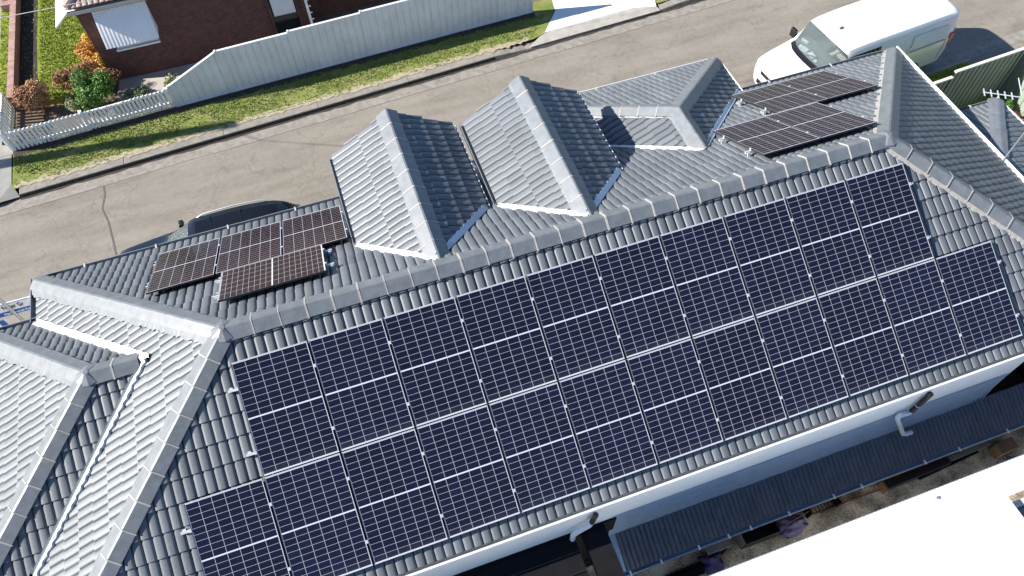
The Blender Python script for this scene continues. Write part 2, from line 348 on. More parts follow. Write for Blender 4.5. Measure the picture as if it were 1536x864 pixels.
kb = kerb_seg(-5.98, 7.6); k2 = kerb_seg(7.6, 8.6, .125, .05); k3 = kerb_seg(8.6, 12.9, .05, .05); k4 = kerb_seg(12.9, 13.9, .05, .125); k5 = kerb_seg(13.9, 70)
for q in (k2, k3, k4, k5):
    o = len(kb.v); kb.v += q.v; kb.f += [tuple(i+o for i in f) for f in q.f]; kb.uv += q.uv
kb.f += []
tag(kb.build('kerb', M['kerb'], bevel=.015), kind='structure')
# verge
def verge_patch(name, x0, x1, mat, z=.108):
    g = MB(); n = int((x1-x0)/.5); xs = np.linspace(x0, x1, n+1)
    for i in range(n):
        a, b = xs[i], xs[i+1]
        g.poly([(a, kerb_y(a)+.28, z), (b, kerb_y(b)+.28, z), (b, fence_y(b)+.3, z), (a, fence_y(a)+.3, z)])
    return tag(g.build(name, mat), kind='structure')
verge_patch('verge', -6.15, 8.95, M['verge'])
g = MB(); g.poly([(13.2, kerb_y(13.2)+.28, .108), (60, kerb_y(60)+.28, .108), (60, 20, .108), (14.2, 20, .108)]); tag(g.build('verge_right', M['verge']), kind='structure')
g = MB(); g.poly([(8.95, kerb_y(8.95)+.28, .108), (9.42, 11.13, .108), (10.2, 12.3, .108), (10.2, 12.7, .108), (8.95, 12.6, .108)]); tag(g.build('verge_end', M['verge']), kind='structure')
tag(strip('dry_edge', M['dry'], -6.1, 8.8, lambda x: kerb_y(x)+.27, lambda x: kerb_y(x)+.44, .112, .112, 150, .035), kind='structure')
g = strip('soil_shade_edge', M['soil_shade'], -6.12, 9.4, lambda x: fence_y(x)-.26, lambda x: fence_y(x)+.1, .113, .113, 120, .035); tag(g, kind='structure')  # bare soil, darkened to paint in more of the fence's shadow
g = MB(); g.poly([(9.38, 11.14, .116), (12.42, 11.28, .116), (13.12, 11.10, .116), (14.6, 16, .116), (11.6, 20, .116), (10.05, 12.0, .116)]); tag(g.build('driveway', M['new_concrete']), kind='structure')
g = MB(); g.poly([(8.7, 10.72, .05), (13.2, 10.95, .05), (13.12, 11.12, .112), (12.42, 11.30, .112), (9.36, 11.17, .112)]); tag(g.build('crossover', M['concrete']), kind='structure')
# side path left of the verge and its dished corner
g = MB(); g.poly([(-9, 9.6, .10), (-6.55, 9.72, .10), (-6.0, 9.84, .02), (-6.17, 10.3, .112), (-6.19, 11.6, .112), (-9, 11.5, .112)]); tag(g.build('side_path', M['path_concrete']), kind='structure')
g = MB(); g.poly([(-9, 11.45, .118), (-6.15, 11.42, .118), (-6.12, 11.75, .118), (-6.45, 11.9, .118), (-6.6, 30, .118), (-9, 30, .118)]); tag(g.build('footpath', M['path_concrete']), kind='structure')
g = MB(); g.poly([(-6.58, 12.2, .128), (-6.15, 12.2, .128), (-6.2, 30, .128), (-6.72, 30, .128)]); tag(g.build('grass_strip', M['lawn']), kind='structure')
# front garden
g = MB(); g.poly([(-6.2, 11.6, .10), (14.6, 12.6, .10), (14.6, 30, .10), (-6.2, 30, .10)]); tag(g.build('garden_soil', M['soil']), kind='structure')
g = MB(); pl_ = [(-5.93, 13.3), (-4.3, 13.0), (-3.35, 14.2), (-3.35, 30), (-5.93, 30)]; g.poly([(a, b, .27) for a, b in pl_])
for a, b in zip(pl_, pl_[1:]): g.poly([(*a, .0), (*b, .0), (*b, .27), (*a, .27)])
tag(g.build('lawn', M['lawn'], fix=False), kind='structure')
g = MB(); g.poly([(-5.93, 13.35, .274), (-5.42, 13.3, .274), (-5.46, 16, .274), (-5.42, 19, .274), (-5.5, 30, .274), (-5.93, 30, .274)]); tag(g.build('soil_shade_bed', M['soil_shade']), kind='structure')  # dark bed painting the low wall's shadow beside the lawn
g = MB(); g.poly([(-4.75, 11.75, .116), (-1.2, 11.95, .116), (3, 12.1, .116), (3, 13.5, .116), (-3.2, 13.5, .116), (-3.3, 12.6, .116)]); tag(g.build('garden_path', M['path']), kind='structure')
# shadow of an overhead wire, painted as a dark strip on the road
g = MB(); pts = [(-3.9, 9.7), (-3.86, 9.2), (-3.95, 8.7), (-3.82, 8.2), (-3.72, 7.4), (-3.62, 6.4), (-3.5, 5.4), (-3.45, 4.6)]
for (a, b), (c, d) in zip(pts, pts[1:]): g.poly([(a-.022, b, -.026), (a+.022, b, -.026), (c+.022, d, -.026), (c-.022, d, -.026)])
tag(g.build('wire_shadow_strip', plain('tar', (.10, .09, .08), .8)), kind='structure')
# near side kerb and nature strip by the green fence
g = MB(); g.poly([(16, 5.38, -.024), (24, 5.98, -.024), (24, 6.36, -.024), (16, 5.76, -.024)]); tag(g.build('near_gutter_strip', M['kerb']), kind='structure')
g = MB(); g.hexa([(16, 5.23, -.05), (20.7, 5.60, -.05), (20.7, 5.75, -.05), (16, 5.38, -.05), (16, 5.23, .11), (20.7, 5.60, .11), (20.7, 5.73, .10), (16, 5.36, .10)]); tag(g.build('near_kerb', M['kerb'], bevel=.02), kind='structure')
g = MB(); g.poly([(15.5, 3.0, .085), (20.6, 3.6, .085), (20.6, 5.60, .085), (15.5, 5.20, .085)]); tag(g.build('nature_strip', M['lawn']), kind='structure')
g = MB(); g.poly([(20.6, 3.5, .06), (40, 5, .06), (40, 6.9, -.01), (20.6, 5.5, -.01)]); tag(g.build('near_driveway', M['path']), kind='structure')
g = MB(); g.poly([(15.4, -4, .02), (30, -4, .02), (30, 4.0, .02), (15.4, 4.0, .02)]); tag(g.build('side_yard', M['ochre']), kind='structure')
# strip of mulch between the house and the white roof
g = MB(); g.poly([(-4, -8.5, .0), (20, -8.5, .0), (20, -3.9, .0), (-4, -3.9, .0)]); tag(g.build('mulch_bed', M['mulch']), kind='structure')

# ------------------------------------------------------------------ grass blades (stuff)
def blades(name, mat, pts, h, w, lab):
    V = []; F = []; A = []
    for (x, y, z) in pts:
        base = rng.random()
        for k in range(3):
            a = rng.random()*6.283; l = h*(.6+.8*rng.random()); dx, dy = math.cos(a), math.sin(a); ox, oy = rng.normal(0, .015, 2); i = len(V)
            V += [(x+ox-dy*w, y+oy+dx*w, z), (x+ox+dy*w, y+oy-dx*w, z), (x+ox+dx*l*.8, y+oy+dy*l*.8, z+l)]; F.append((i, i+1, i+2)); A.append(min(1, max(0, base*.7+rng.random()*.3)))
    me = bpy.data.meshes.new(name); me.from_pydata(V, [], F); at = me.attributes.new('rnd', 'FLOAT', 'FACE'); at.data.foreach_set('value', A)
    me.materials.append(mat); o = bpy.data.objects.new(name, me); COL.objects.link(o); return tag(o, lab, 'grass', None, 'stuff')
pts = []
for _ in range(12000):
    x = rng.uniform(-6.1, 9.9); lo = kerb_y(x)+.33; hi = fence_y(x)-.22; y = rng.uniform(lo, hi)
    if y-lo < .28 and rng.random() < .6: continue
    if math.sin(x*2.1+1)*math.sin(y*5)+.4*math.sin(x*7)*math.sin(y*9+x) > .55 and rng.random() < .8: continue
    if x > 8.7 and y < 10.9+(x-8.7)*1.15-.1: continue
    pts.append((x, y, .105))
blades('verge_grass', M['blade'], pts, .034, .012, 'patchy green and straw coloured grass on the verge between kerb and pale fence')
pts = []
for _ in range(9000):
    x = rng.uniform(-5.9, -3.4); y = rng.uniform(13.1, 19)
    if x < -5.35 and rng.random() < .93: continue
    if y < 13.05+max(0, -4.3-x)*.19: continue
    pts.append((x, y, .268))
for _ in range(900): pts.append((rng.uniform(-6.6, -6.18), rng.uniform(12.3, 19), .126))
blades('lawn_grass', M['blade_lawn'], pts, .045, .012, 'bright green long lawn grass in the front garden of the brick house')
pts = [(x, rng.uniform(4.2, 5.27+.081*(x-16.4)-.05), .085) for x in rng.uniform(16.5, 20.5, 3200)]
blades('nature_strip_grass', M['blade_lawn'], pts, .06, .012, 'short green grass strip between the green fence and the near kerb')

# ------------------------------------------------------------------ roof tiles
TH = R(29.47); CT, ST, TT = math.cos(TH), math.sin(TH), math.tan(TH)
ZR = 5.5                         # ridge line
PROF = [(0, 0), (.05, .50), (.14, .82), (.29, .96), (.5, 1.0), (.71, .96), (.86, .80), (.95, .46)]
def tile_mesh(name, pieces, org, u, v, parent, mat=None, roll=.15, course=.336, hgt=.038, nose=.030, uoff=0, voff=0, jig=.0016, stag=0):
    """pieces: convex polygons (3D) in one plane; u along the eave, v up the slope; org is a point on the eave line"""
    org, u, v = Vector(org), Vector(u).normalized(), Vector(v).normalized(); nrm = u.cross(v).normalized()
    if nrm.z < 0: nrm = -nrm
    out = bmesh.new(); luv = out.loops.layers.uv.new('UVMap')
    for poly in pieces:
        P2 = [((Vector(p)-org).dot(u), (Vector(p)-org).dot(v)) for p in poly]
        area = sum(a[0]*b[1]-b[0]*a[1] for a, b in zip(P2, P2[1:]+P2[:1]))
        if area < 0: P2 = P2[::-1]
        u0 = min(p[0] for p in P2); u1 = max(p[0] for p in P2); v0 = min(p[1] for p in P2); v1 = max(p[1] for p in P2)
        i0, i1 = math.floor((u0-uoff)/roll), math.ceil((u1-uoff)/roll); j0, j1 = math.floor((v0-voff)/course), math.ceil((v1-voff)/course)
        cols = []
        for i in range(i0-1, i1):
            deep = -.38 if i % 2 == 0 else -.16
            for k, (fx, fh) in enumerate(PROF): cols.append((uoff+(i+fx)*roll, (fh if k else deep)*hgt))
        cols.append((uoff+i1*roll, 0))
        bm = bmesh.new(); rows = []
        nc = len(cols)
        for j in range(j0, j1):
            r2 = np.random.default_rng(1000+j*7+int(abs(org.x)*10)); du = r2.normal(0, jig*1.6)+(stag if j % 2 else 0); tl = r2.normal(0, jig, i1-i0+4)
            ra = []; rb = []
            for c, (cu, ch) in enumerate(cols):
                q = tl[c//(2*len(PROF))]
                ra.append(bm.verts.new((cu+du, voff+j*course, ch+nose+q))); rb.append(bm.verts.new((cu+du, voff+(j+1)*course+.004, ch+.002+q*.3)))
            rows.append((ra, rb))
        for jj, (ra, rb) in enumerate(rows):
            for c in range(nc-1): bm.faces.new((ra[c], ra[c+1], rb[c+1], rb[c]))
            lowv = [bm.verts.new((w.co.x, w.co.y+.001, (rows[jj-1][1][k].co.z-.004 if jj else w.co.z-nose-.012))) for k, w in enumerate(ra)]
            top = [bm.verts.new(w.co) for w in ra]
            for c in range(nc-1): bm.faces.new((lowv[c], lowv[c+1], top[c+1], top[c]))
        for a, b in zip(P2, P2[1:]+P2[:1]):
            d = Vector((b[0]-a[0], b[1]-a[1], 0)); nn = Vector((d.y, -d.x, 0))
            if nn.length < 1e-6: continue
            bmesh.ops.bisect_plane(bm, geom=bm.verts[:]+bm.edges[:]+bm.faces[:], plane_co=(a[0], a[1], 0), plane_no=nn, clear_outer=True)
        vm = {}
        for w in bm.verts: vm[w] = out.verts.new(org+u*w.co.x+v*w.co.y+nrm*w.co.z)
        for f in bm.faces:
            try: nf = out.faces.new([vm[w] for w in f.verts])
            except ValueError: continue
            for l, w in zip(nf.loops, f.verts): l[luv].uv = (w.co.x-uoff+200*roll*2, w.co.y-voff+100*course)
        bm.free()
    me = bpy.data.meshes.new(name); out.to_mesh(me); out.free()
    me.polygons.foreach_set('use_smooth', [True]*len(me.polygons)); me.set_sharp_from_angle(angle=R(48))
    me.materials.append(mat or M['tile']); o = bpy.data.objects.new(name, me); COL.objects.link(o); o.parent = parent; return o

def slab(pieces, parent, name='roof_deck', drop=.05):
    """solid underside just below the tiles"""
    g = MB()
    for p in pieces: g.poly([(a, b, c-drop) for a, b, c in p])
    return g.build(name, M['dark'], parent, fix=False)

def caps(name, p0, p1, da, db, parent, mortar_parent=None, length=.41, wing=.165, joint=True, bed=(.05, .05), h=.104, bedmat=0, start=0.0, end_mortar=False):
    """ridge or hip capping from p0 to p1 (p0 = lower/left end); da, db = unit vectors down each slope, perpendicular to the line"""
    p0, p1, da, db = Vector(p0), Vector(p1), Vector(da).normalized(), Vector(db).normalized(); L = (p1-p0).length; d = (p1-p0)/L
    up = (-(da+db)).normalized(); n = max(1, round((L-start)/length)); seg = (L-start)/n
    na = d.cross(da); na = na if na.dot(up) > 0 else -na; nb = d.cross(db); nb = nb if nb.dot(up) > 0 else -nb
    g = MB(); mo = MB()
    for k in range(n):
        a = p0+d*(start+k*seg); b = a+d*(seg+.012); li, hi = (.016, .0)
        wj = rng.normal(0, .003)
        ring = []
        for q, lift in ((a, li), (b, hi)):
            ap = q+up*(h+lift); A = q+da*(wing+wj)+na*(.076+lift); B = q+db*(wing+wj)+nb*(.076+lift)
            m1 = ap+da*.018-up*.002; m2 = ap+db*.018-up*.002
            ring.append([A-na*.022, A, m1, m2, B, B-nb*.022])
        for i in range(5): g.poly([ring[0][i], ring[0][i+1], ring[1][i+1], ring[1][i]])
        g.poly(ring[0][::-1])
        if k == n-1: g.poly(ring[1])
        if joint and k > 0:
            t = .010+.016*rng.random()
            rr = []
            for q in (a-d*t, a+d*.004):
                ap = q+up*(h+.020); A = q+da*(wing+.012)+na*.094; B = q+db*(wing+.012)+nb*.094
                rr.append([A-na*.02, A, ap+da*.02, ap+db*.02, B, B-nb*.02])
            for i in range(5): mo.poly([rr[0][i], rr[0][i+1], rr[1][i+1], rr[1][i]])
            mo.poly(rr[0][::-1]); mo.poly(rr[1])
    be = MB()
    for sgn, dd, nn, wd in ((0, da, na, bed[0]), (1, db, nb, bed[1])):
        if wd <= 0: continue
        ks = int(L/.05); prev = None
        for i in range(ks+1):
            q = p0+d*(L*i/ks); w = wd*(.75+.5*rng.random())
            cur = (q+dd*(wing-.02)+nn*.068, q+dd*(wing+w)+nn*.058, q+dd*(wing+w)+nn*.0)
            if prev: be.poly([prev[0], cur[0], cur[1], prev[1]]); be.poly([prev[1], cur[1], cur[2], prev[2]])
            prev = cur
    q_ = g if bedmat == 0 else mo; k = len(q_.v); q_.v += be.v; q_.f += [tuple(i+k for i in f) for f in be.f]; q_.uv += be.uv
    nf = len(g.f); k = len(g.v); g.v += mo.v; g.f += [tuple(i+k for i in f) for f in mo.f]; g.uv += mo.uv
    o = g.build(name, M['cap'], parent, fix=False); o.data.materials.append(M['mortar'])
    for p in o.data.polygons[nf:]: p.material_index = 1
    return o

def valley(name, lo, hi, nA, nB, parent, wa=.10, wb=.10, lift=.074, mat=None, wavy=0.0, liftb=None):
    """valley tray: lo/hi ends; nA, nB = upward normals of the two roof planes that meet along it"""
    lo, hi = Vector(lo), Vector(hi); d = (hi-lo).normalized(); g = MB(); n = max(2, int((hi-lo).length/.05))
    nA, nB = Vector(nA).normalized(), Vector(nB).normalized()
    lift0 = lift
    for nn, oth, w in ((nA, nB, wa), (nB, nA, wb)):
        lift = liftb if (liftb is not None and nn is nB) else lift0
        s = d.cross(nn).normalized(); s = s if s.dot(oth) > 0 else -s
        prev = None
        for i in range(n+1):
            q = lo.lerp(hi, i/n); ww = w*(1+wavy*math.sin(i*.05/.15*2*math.pi)+.05*rng.normal())
            cur = (q+Vector((0, 0, min(lift0, liftb if liftb is not None else lift0)*1.1)), q+s*.012+nn*lift, q+s*ww+nn*lift, q+s*ww+nn*(lift-.05))
            if prev:
                for k in range(3): g.poly([prev[k], cur[k], cur[k+1], prev[k+1]])
            prev = cur
    return g.build(name, mat or M['valley'], parent, fix=False)

def eave_gutter(name, pts, outs, parent, zin=0, w=.115, hh=.10, mat=None, inside=None, lip=.0, bead=.014):
    """open trough along a polyline; outs = outward horizontal unit vector of each run"""
    g = MB(); gi = MB()
    for (a, b), o in zip(zip(pts, pts[1:]), outs):
        a, b, o = Vector(a), Vector(b), Vector(o)
        def q(p, x, z): return p+o*x+Vector((0, 0, z))
        prof = [(0, 0), (0, -hh), (w, -hh), (w, .008+lip), (w-bead, .008+lip), (w-bead, -hh+.012), (.01, -hh+.012), (.01, 0)]
        for i in range(3): g.poly([q(a, *prof[i]), q(b, *prof[i]), q(b, *prof[i+1]), q(a, *prof[i+1])])
        for i in range(3, 7): gi.poly([q(a, *prof[i]), q(b, *prof[i]), q(b, *prof[i+1]), q(a, *prof[i+1])])
        for p in (a, b): g.poly([q(p, *c) for c in prof])
    ob = g.build(name, mat or M['gutter'], parent, fix=False); gi.build('gutter_lining', inside or M['gutter'], ob, fix=False); return ob

NST, NSO, NLF = (0, ST, CT), (0, -ST, CT), (-ST, 0, CT)
house = thing('house', 'large grey tiled house carrying the long solar array, with gabled dormers towards the street', 'house', (5.7, 0, 0))
def rel(o):            # keep world coordinates of parts under a moved Empty
    o.matrix_parent_inverse = Matrix.Translation((-5.7, 0, 0)); return o
HOUSE_PARTS_BEFORE = set(bpy.data.objects)
L = 11.46; E = 3.77; ZE = ZR-E*TT
A0 = (0, 0, ZR); A1 = (L, 0, ZR)
FL = (-E, E, ZE); NL = (-E, -E, ZE); FR = (L+E, E, ZE); NR = (L+E, -E, ZE)
# south slope
ES = 3.685; ZS = ZR-ES*TT; NLs, NRs = (-ES, -ES, ZS), (L+ES, -ES, ZS)
tile_mesh('roof', [[A0, A1, NRs, NLs]], NLs, (1, 0, 0), (0, CT, ST), house, voff=.005)
# street slope
gx = [(3.40, -.05), (5.99, -.05)]      # dormer ridge x
tile_mesh('roof', [[A0, A1, FR, FL]], FL, (1, 0, 0), (0, -CT, ST), house, uoff=.05)
# right hip slope
tile_mesh('roof', [[A1, NR, FR]], NR, (0, 1, 0), (-CT, 0, ST), house, stag=.075)
# left hip slope, cut round the side wing
WX, WY = -1.42, .47; WZ = ZR+WX*TT; WH = (WZ-ZE)/TT
va, vb = WY+WH, WY-WH
e = .0
tile_mesh('roof', [[A0, (WX, -WX, WZ), (WX, WX, WZ)],
                   [(WX, WY, WZ), (WX, -WX, WZ), FL, (-E, va, ZE)],
                   [(WX, WX, WZ), (WX, WY, WZ), (-E, vb, ZE), NL]], NL, (0, 1, 0), (CT, 0, ST), house, uoff=.03, nose=.015, hgt=.025, stag=.03)
slab([[A0, A1, NRs, NLs], [A0, A1, FR, FL], [A1, NR, FR], [A0, FL, NL]], house)
# side wing roof
SX = -2.31
SE = -2.31-WH
tile_mesh('wing_roof', [[(WX, WY, WZ), (SX, WY, WZ), (SE, va, ZE), (-E, va, ZE)]], (SE, va, ZE), (1, 0, 0), (0, -CT, ST), house, uoff=.06)
tile_mesh('wing_roof', [[(WX-.12, WY, WZ), (SX, WY, WZ), (SE, vb, ZE), (-E-.12, vb, ZE)]], (SE, vb, ZE), (1, 0, 0), (0, CT, ST), house, uoff=.02)
tile_mesh('wing_roof', [[(SX, WY, WZ), (SE, va, ZE), (SE, vb, ZE)]], (SE, vb, ZE), (0, 1, 0), (CT, 0, ST), house, nose=.015, hgt=.025, stag=.03)
slab([[(WX, WY, WZ), (SX, WY, WZ), (SE, va, ZE), (-E, va, ZE)], [(WX, WY, WZ), (SX, WY, WZ), (SE, vb, ZE), (-E, vb, ZE)], [(SX, WY, WZ), (SE, va, ZE), (SE, vb, ZE)]], house)
q2 = math.sqrt(.5)
def hipdirs(sx, sy):      # hip falling towards (sx, sy): perpendicular vectors in its two slopes
    d = Vector((sx, sy, -TT)).normalized(); px = Vector((sx*CT, 0, -ST)); py = Vector((0, sy*CT, -ST))
    a = (px-d*px.dot(d)).normalized(); b = (py-d*py.dot(d)).normalized(); return a, b
dS, dN = (0, -CT, -ST), (0, CT, -ST)
caps('ridge_capping', A0, A1, dN, dS, house, bed=(.0, .0), start=.02)
for (p, c, sx, sy, bb) in ((A0, FL, -1, 1, (.10, .0)), (A0, NL, -1, -1, (.07, .0)), (A1, FR, 1, 1, (.0, .07)), (A1, NR, 1, -1, (.0, .07))):
    a, b = hipdirs(sx, sy); caps('hip_capping', c, p, a, b, house, bed=bb, joint=not (sy > 0), length=.43, bedmat=1 if sx > 0 else 0)
# side wing capping
caps('ridge_capping', (SX, WY, WZ), (WX-.13, WY, WZ), dN, dS, house, bed=(0, 0), start=.02)
for (c, sx, sy, bb) in (((SE, va, ZE), -1, 1, (.08, .0)), ((SE, vb, ZE), -1, -1, (.07, .0))):
    a, b = hipdirs(sx, sy); caps('hip_capping', c, (SX, WY, WZ), a, b, house, bed=bb, joint=not (sy > 0), length=.43)
for (p, nm) in ((A0, 'l'), (A1, 'r'), ((SX, WY, WZ), 'w')):
    bm = bmesh.new(); bmesh.ops.create_cone(bm, cap_ends=True, segments=10, radius1=.20, radius2=.04, depth=.10)
    me = bpy.data.meshes.new('junction_cap'); bm.to_mesh(me); bm.free(); me.materials.append(M['cap']); o = bpy.data.objects.new('junction_cap', me); COL.objects.link(o); o.parent = house; o.location = (p[0], p[1], p[2]+.065)
# left valleys
valley('valley_flashing', (-E+.05, va-.05, ZE+.03), (WX+.07, WY-.07, WZ+.07*TT), NLF, NST, house, .08, .10, wavy=.05, mat=M['valley_lit'])
valley('valley_flashing', (-E+.0, vb, ZE), (WX, WY, WZ), NLF, NSO, house, .075, .13, wavy=.24, liftb=.012, mat=M['valley_lit'])

# dormers
def dormer(gx, y1, half, zr):
    pt = R(31.2); ct, st, tt = math.cos(pt), math.sin(pt), math.tan(pt); ze = zr-half*tt
    d = bpy.data.objects.new('dormer', None); COL.objects.link(d); d.parent = house; d.matrix_parent_inverse = Matrix.Translation((-5.7, 0, 0)); 
    def ymain(z): return (ZR-z)/TT         # where the street slope has height z
    yb, ye = ymain(zr), ymain(ze)
    for sx in (-1, 1):
        pc = [[(gx, yb, zr), (gx, y1, zr), (gx+sx*half, y1, ze), (gx+sx*half, ye, ze)]]
        tile_mesh('dormer_roof', pc, (gx+sx*half, y1, ze), (0, -1, 0), (-sx*ct, 0, st), d, uoff=.0 if sx < 0 else .07, stag=.03 if sx < 0 else .075, nose=.020 if sx < 0 else .040, hgt=.027 if sx < 0 else .038)
        slab(pc, d, 'dormer_deck', .03)
        valley('valley_flashing', (gx+sx*half, ye, ze), (gx, yb, zr), NST, (sx*st, 0, ct), d, .075 if sx < 0 else .025, .06 if sx < 0 else .12, wavy=.08, lift=.080, mat=M['valley_lit'] if sx < 0 else None)
        eave_gutter('dormer_gutter', [(gx+sx*half, ye-.02, ze-.01), (gx+sx*half, y1, ze-.01)], [(sx, 0, 0)], d, w=.085, hh=.085, inside=M['gutter'] if sx < 0 else M['gutter_lit'], lip=0 if sx < 0 else .03)
        w = MB(); w.poly([(gx+sx*(half-.16), ye-.3, ze-1.2), (gx+sx*(half-.16), y1-.14, ze-1.2), (gx+sx*(half-.16), y1-.14, ze+.02), (gx+sx*(half-.16), ye-.3, ze+.02)]); w.build('cheek_wall', M['gable_wall'], d, fix=False)
    caps('ridge_capping', (gx, y1, zr), (gx, yb-.03, zr), (-ct, 0, -st), (ct, 0, -st), d, length=.42, wing=.175, bed=(.045, 0), joint=True, h=.10)
    w = MB(); w.poly([(gx-half+.16, y1-.14, ze-1.5), (gx+half-.16, y1-.14, ze-1.5), (gx+half-.16, y1-.14, ze), (gx, y1-.14, zr-.05), (gx-half+.16, y1-.14, ze)]); w.build('gable_wall', M['gable_wall'], d, fix=False)
    b = MB()
    for sx in (-1, 1): b.prism([(gx, y1-.01, zr-.0), (gx+sx*half, y1-.01, ze), (gx+sx*half, y1-.01, ze-.14), (gx, y1-.01, zr-.15)], (0, .025, 0))
    b.build('barge_board', M['gutter'], d)
    return d
dormer(3.40, 3.78, 1.17, ZR-.13); dormer(5.99, 3.77, 1.17, ZR-.13)

# street wing (hipped)
HX, HY, HZ = 8.87, 2.59, ZR-.82
hw = (HZ-ZE)/TT; yb = .82/TT; yf = HY+hw
pcL = [[(HX, yb, HZ), (HX, HY, HZ), (HX-hw, yf, ZE), (HX-hw, E, ZE)]]; pcR = [[(HX, yb, HZ), (HX, HY, HZ), (HX+hw, yf, ZE), (HX+hw, E, ZE)]]
tile_mesh('wing_roof', pcL, (HX-hw, yf, ZE), (0, -1, 0), (CT, 0, ST), house)
tile_mesh('wing_roof', pcR, (HX+hw, yf, ZE), (0, -1, 0), (-CT, 0, ST), house, uoff=.05, stag=.075, nose=.036)
pcF = [[(HX, HY, HZ), (HX-hw, yf, ZE), (HX+hw, yf, ZE)]]
tile_mesh('wing_roof', pcF, (HX-hw, yf, ZE), (1, 0, 0), (0, -CT, ST), house)
slab(pcL+pcR+pcF, house)
caps('ridge_capping', (HX, HY, HZ), (HX, yb, HZ), (-CT, 0, -ST), (CT, 0, -ST), house, bed=(.05, 0), joint=False)
for sx in (-1, 1):
    a, b = hipdirs(sx, 1); caps('hip_capping', (HX+sx*hw, yf, ZE), (HX, HY, HZ), a, b, house, bed=(.03, .03), joint=True if sx < 0 else False)
valley('valley_flashing', (HX-hw, E, ZE), (HX, yb, HZ), NST, NLF, house, .08, .04, wavy=.08, mat=M['valley_lit'])
valley('valley_flashing', (HX+hw, E, ZE), (HX, yb, HZ), NST, (ST, 0, CT), house, .05, .10, wavy=.1)

# gutters
zg = ZE+.015
eave_gutter('gutter', [(-E, E+.0, zg), (HX-hw, E, zg)], [(0, 1, 0)], house, w=.14)
eave_gutter('gutter', [(HX-hw, E, zg), (HX-hw, yf, zg), (HX+hw, yf, zg), (HX+hw, E, zg)], [(-1, 0, 0), (0, 1, 0), (1, 0, 0)], house, inside=M['gutter_lit'], lip=.02)
eave_gutter('gutter', [(HX+hw, E, zg), (L+E+.1, E, zg)], [(0, 1, 0)], house, w=.14)
eave_gutter('gutter', [(L+E, E+.1, zg), (L+E, -E-.1, zg)], [(1, 0, 0)], house, inside=M['gutter_lit'], w=.13, lip=.05)
eave_gutter('gutter', [(-E, E+.14, zg), (-E, va, zg)], [(-1, 0, 0)], house, w=.13)
eave_gutter('gutter', [(-E, va, zg), (SE-.1, va, zg)], [(0, 1, 0)], house, w=.14)
eave_gutter('gutter', [(-E, vb, zg), (-E, -E-.1, zg)], [(-1, 0, 0)], house)
eave_gutter('gutter', [(-E-.1, -ES, ZS-.03), (L+E+.1, -ES, ZS-.03)], [(0, -1, 0)], house, w=.100, hh=.12, mat=M['white_wall'], inside=M['gutter_lit'], lip=.045, bead=.034)
for bx in (-2.9, -1.55, -.15, 1.2, 12.0, 13.6): 
    b = MB(); b.box((bx, E+.07, zg+.014), (.03, .14, .012)); b.box((bx, E+.14, zg+.0), (.03, .012, .05)); b.build('gutter_bracket', M['alu'], house)
for bx in (7.7, 8.25, 9.7): 
    b = MB(); b.box((bx, yf+.06, zg+.012), (.03, .11, .012)); b.box((bx, yf+.112, zg+.0), (.03, .012, .05)); b.build('gutter_bracket', M['alu'], house)
# walls
def wallbox(name, x0, x1, y0, y1, z0, z1, mat):
    g = MB(); g.box(((x0+x1)/2, (y0+y1)/2, (z0+z1)/2), (x1-x0, y1-y0, z1-z0)); return g.build(name, mat, house)
wallbox('wall', -3.5, 12.92, -3.768, 3.45, -.05, ZE-.15, M['white_wall'])
wallbox('wall', 12.92, 14.9, -3.1, 3.45, -.05, ZE-.16, M['brick'])
wallbox('wall', HX-hw+.3, HX+hw-.3, 3.44, yf-.35, -.05, ZE-.17, M['white_wall'])
wallbox('wall', SE+.35, -3.49, vb+.3, va-.3, -.05, ZE-.18, M['white_wall'])
# flashing on the lower wall and the lower lean-to roof
g = MB()
for k, (a, b) in enumerate(((4.95, 7.35), (7.30, 9.1), (9.05, 10.9), (10.85, 12.88))):
    z0 = .004*(k % 2); n = 24; xs = np.linspace(a, b, n+1); w0 = 0
    for i in range(n):
        zz0 = 1.49+.03*math.sin(xs[i]*9)+.02*rng.normal() + (.12 if b > 12.6 and i > n-4 else 0); zz1 = 1.49+.03*math.sin(xs[i+1]*9)
        yy = -3.774-z0
        g.poly([(xs[i], yy, 2.57), (xs[i+1], yy, 2.57), (xs[i+1], yy-.012, 2.0), (xs[i], yy-.012, 2.0)])
        g.poly([(xs[i], yy-.012, 2.0), (xs[i+1], yy-.012, 2.0), (xs[i+1], yy-.05, zz1), (xs[i], yy-.05, zz0)])
g.build('wall_flashing', M['flash'], house, fix=False)
ZL = 1.50; YL = -3.785; YG = -4.41; ZG = ZL-(YL-YG)*TT
pcs = [[(5.08, YL, ZL), (15.2, YL, ZL), (15.2, YG, ZG), (5.08, YG, ZG)]]
tile_mesh('lower_roof', pcs, (5.08, YG, ZG), (1, 0, 0), (0, CT, ST), house, mat=M['tile_fine'], roll=.092, course=.225, hgt=.030, nose=.020)
slab(pcs, house, 'roof_deck', .02)
eave_gutter('lower_gutter', [(5.02, YG+.01, ZG-.02), (15.2, YG+.01, ZG-.02)], [(0, -1, 0)], house, w=.09, hh=.09, inside=M['flash'])
for bx in (5.15, 5.75, 6.5, 7.1, 7.55, 8.35, 9.3, 9.9, 11.3, 12.08, 13.2): 
    b = MB(); b.box((bx, YG-.05, ZG-.004), (.034, .11, .014)); b.build('gutter_bracket', M['white_wall'], house)
g = MB(); g.box((5.0, -4.09, 1.375), (.16, .76, .015), mat=Matrix.Rotation(TH, 3, 'X')); g.build('side_flashing', M['flash'], house)
wallbox('lower_wall', -3.4, 5.02, -3.80, -3.70, -.05, 2.50, M['dark']); wallbox('lower_wall', 5.1, 15.0, -4.25, -3.75, -.05, 1.15, M['brick'])
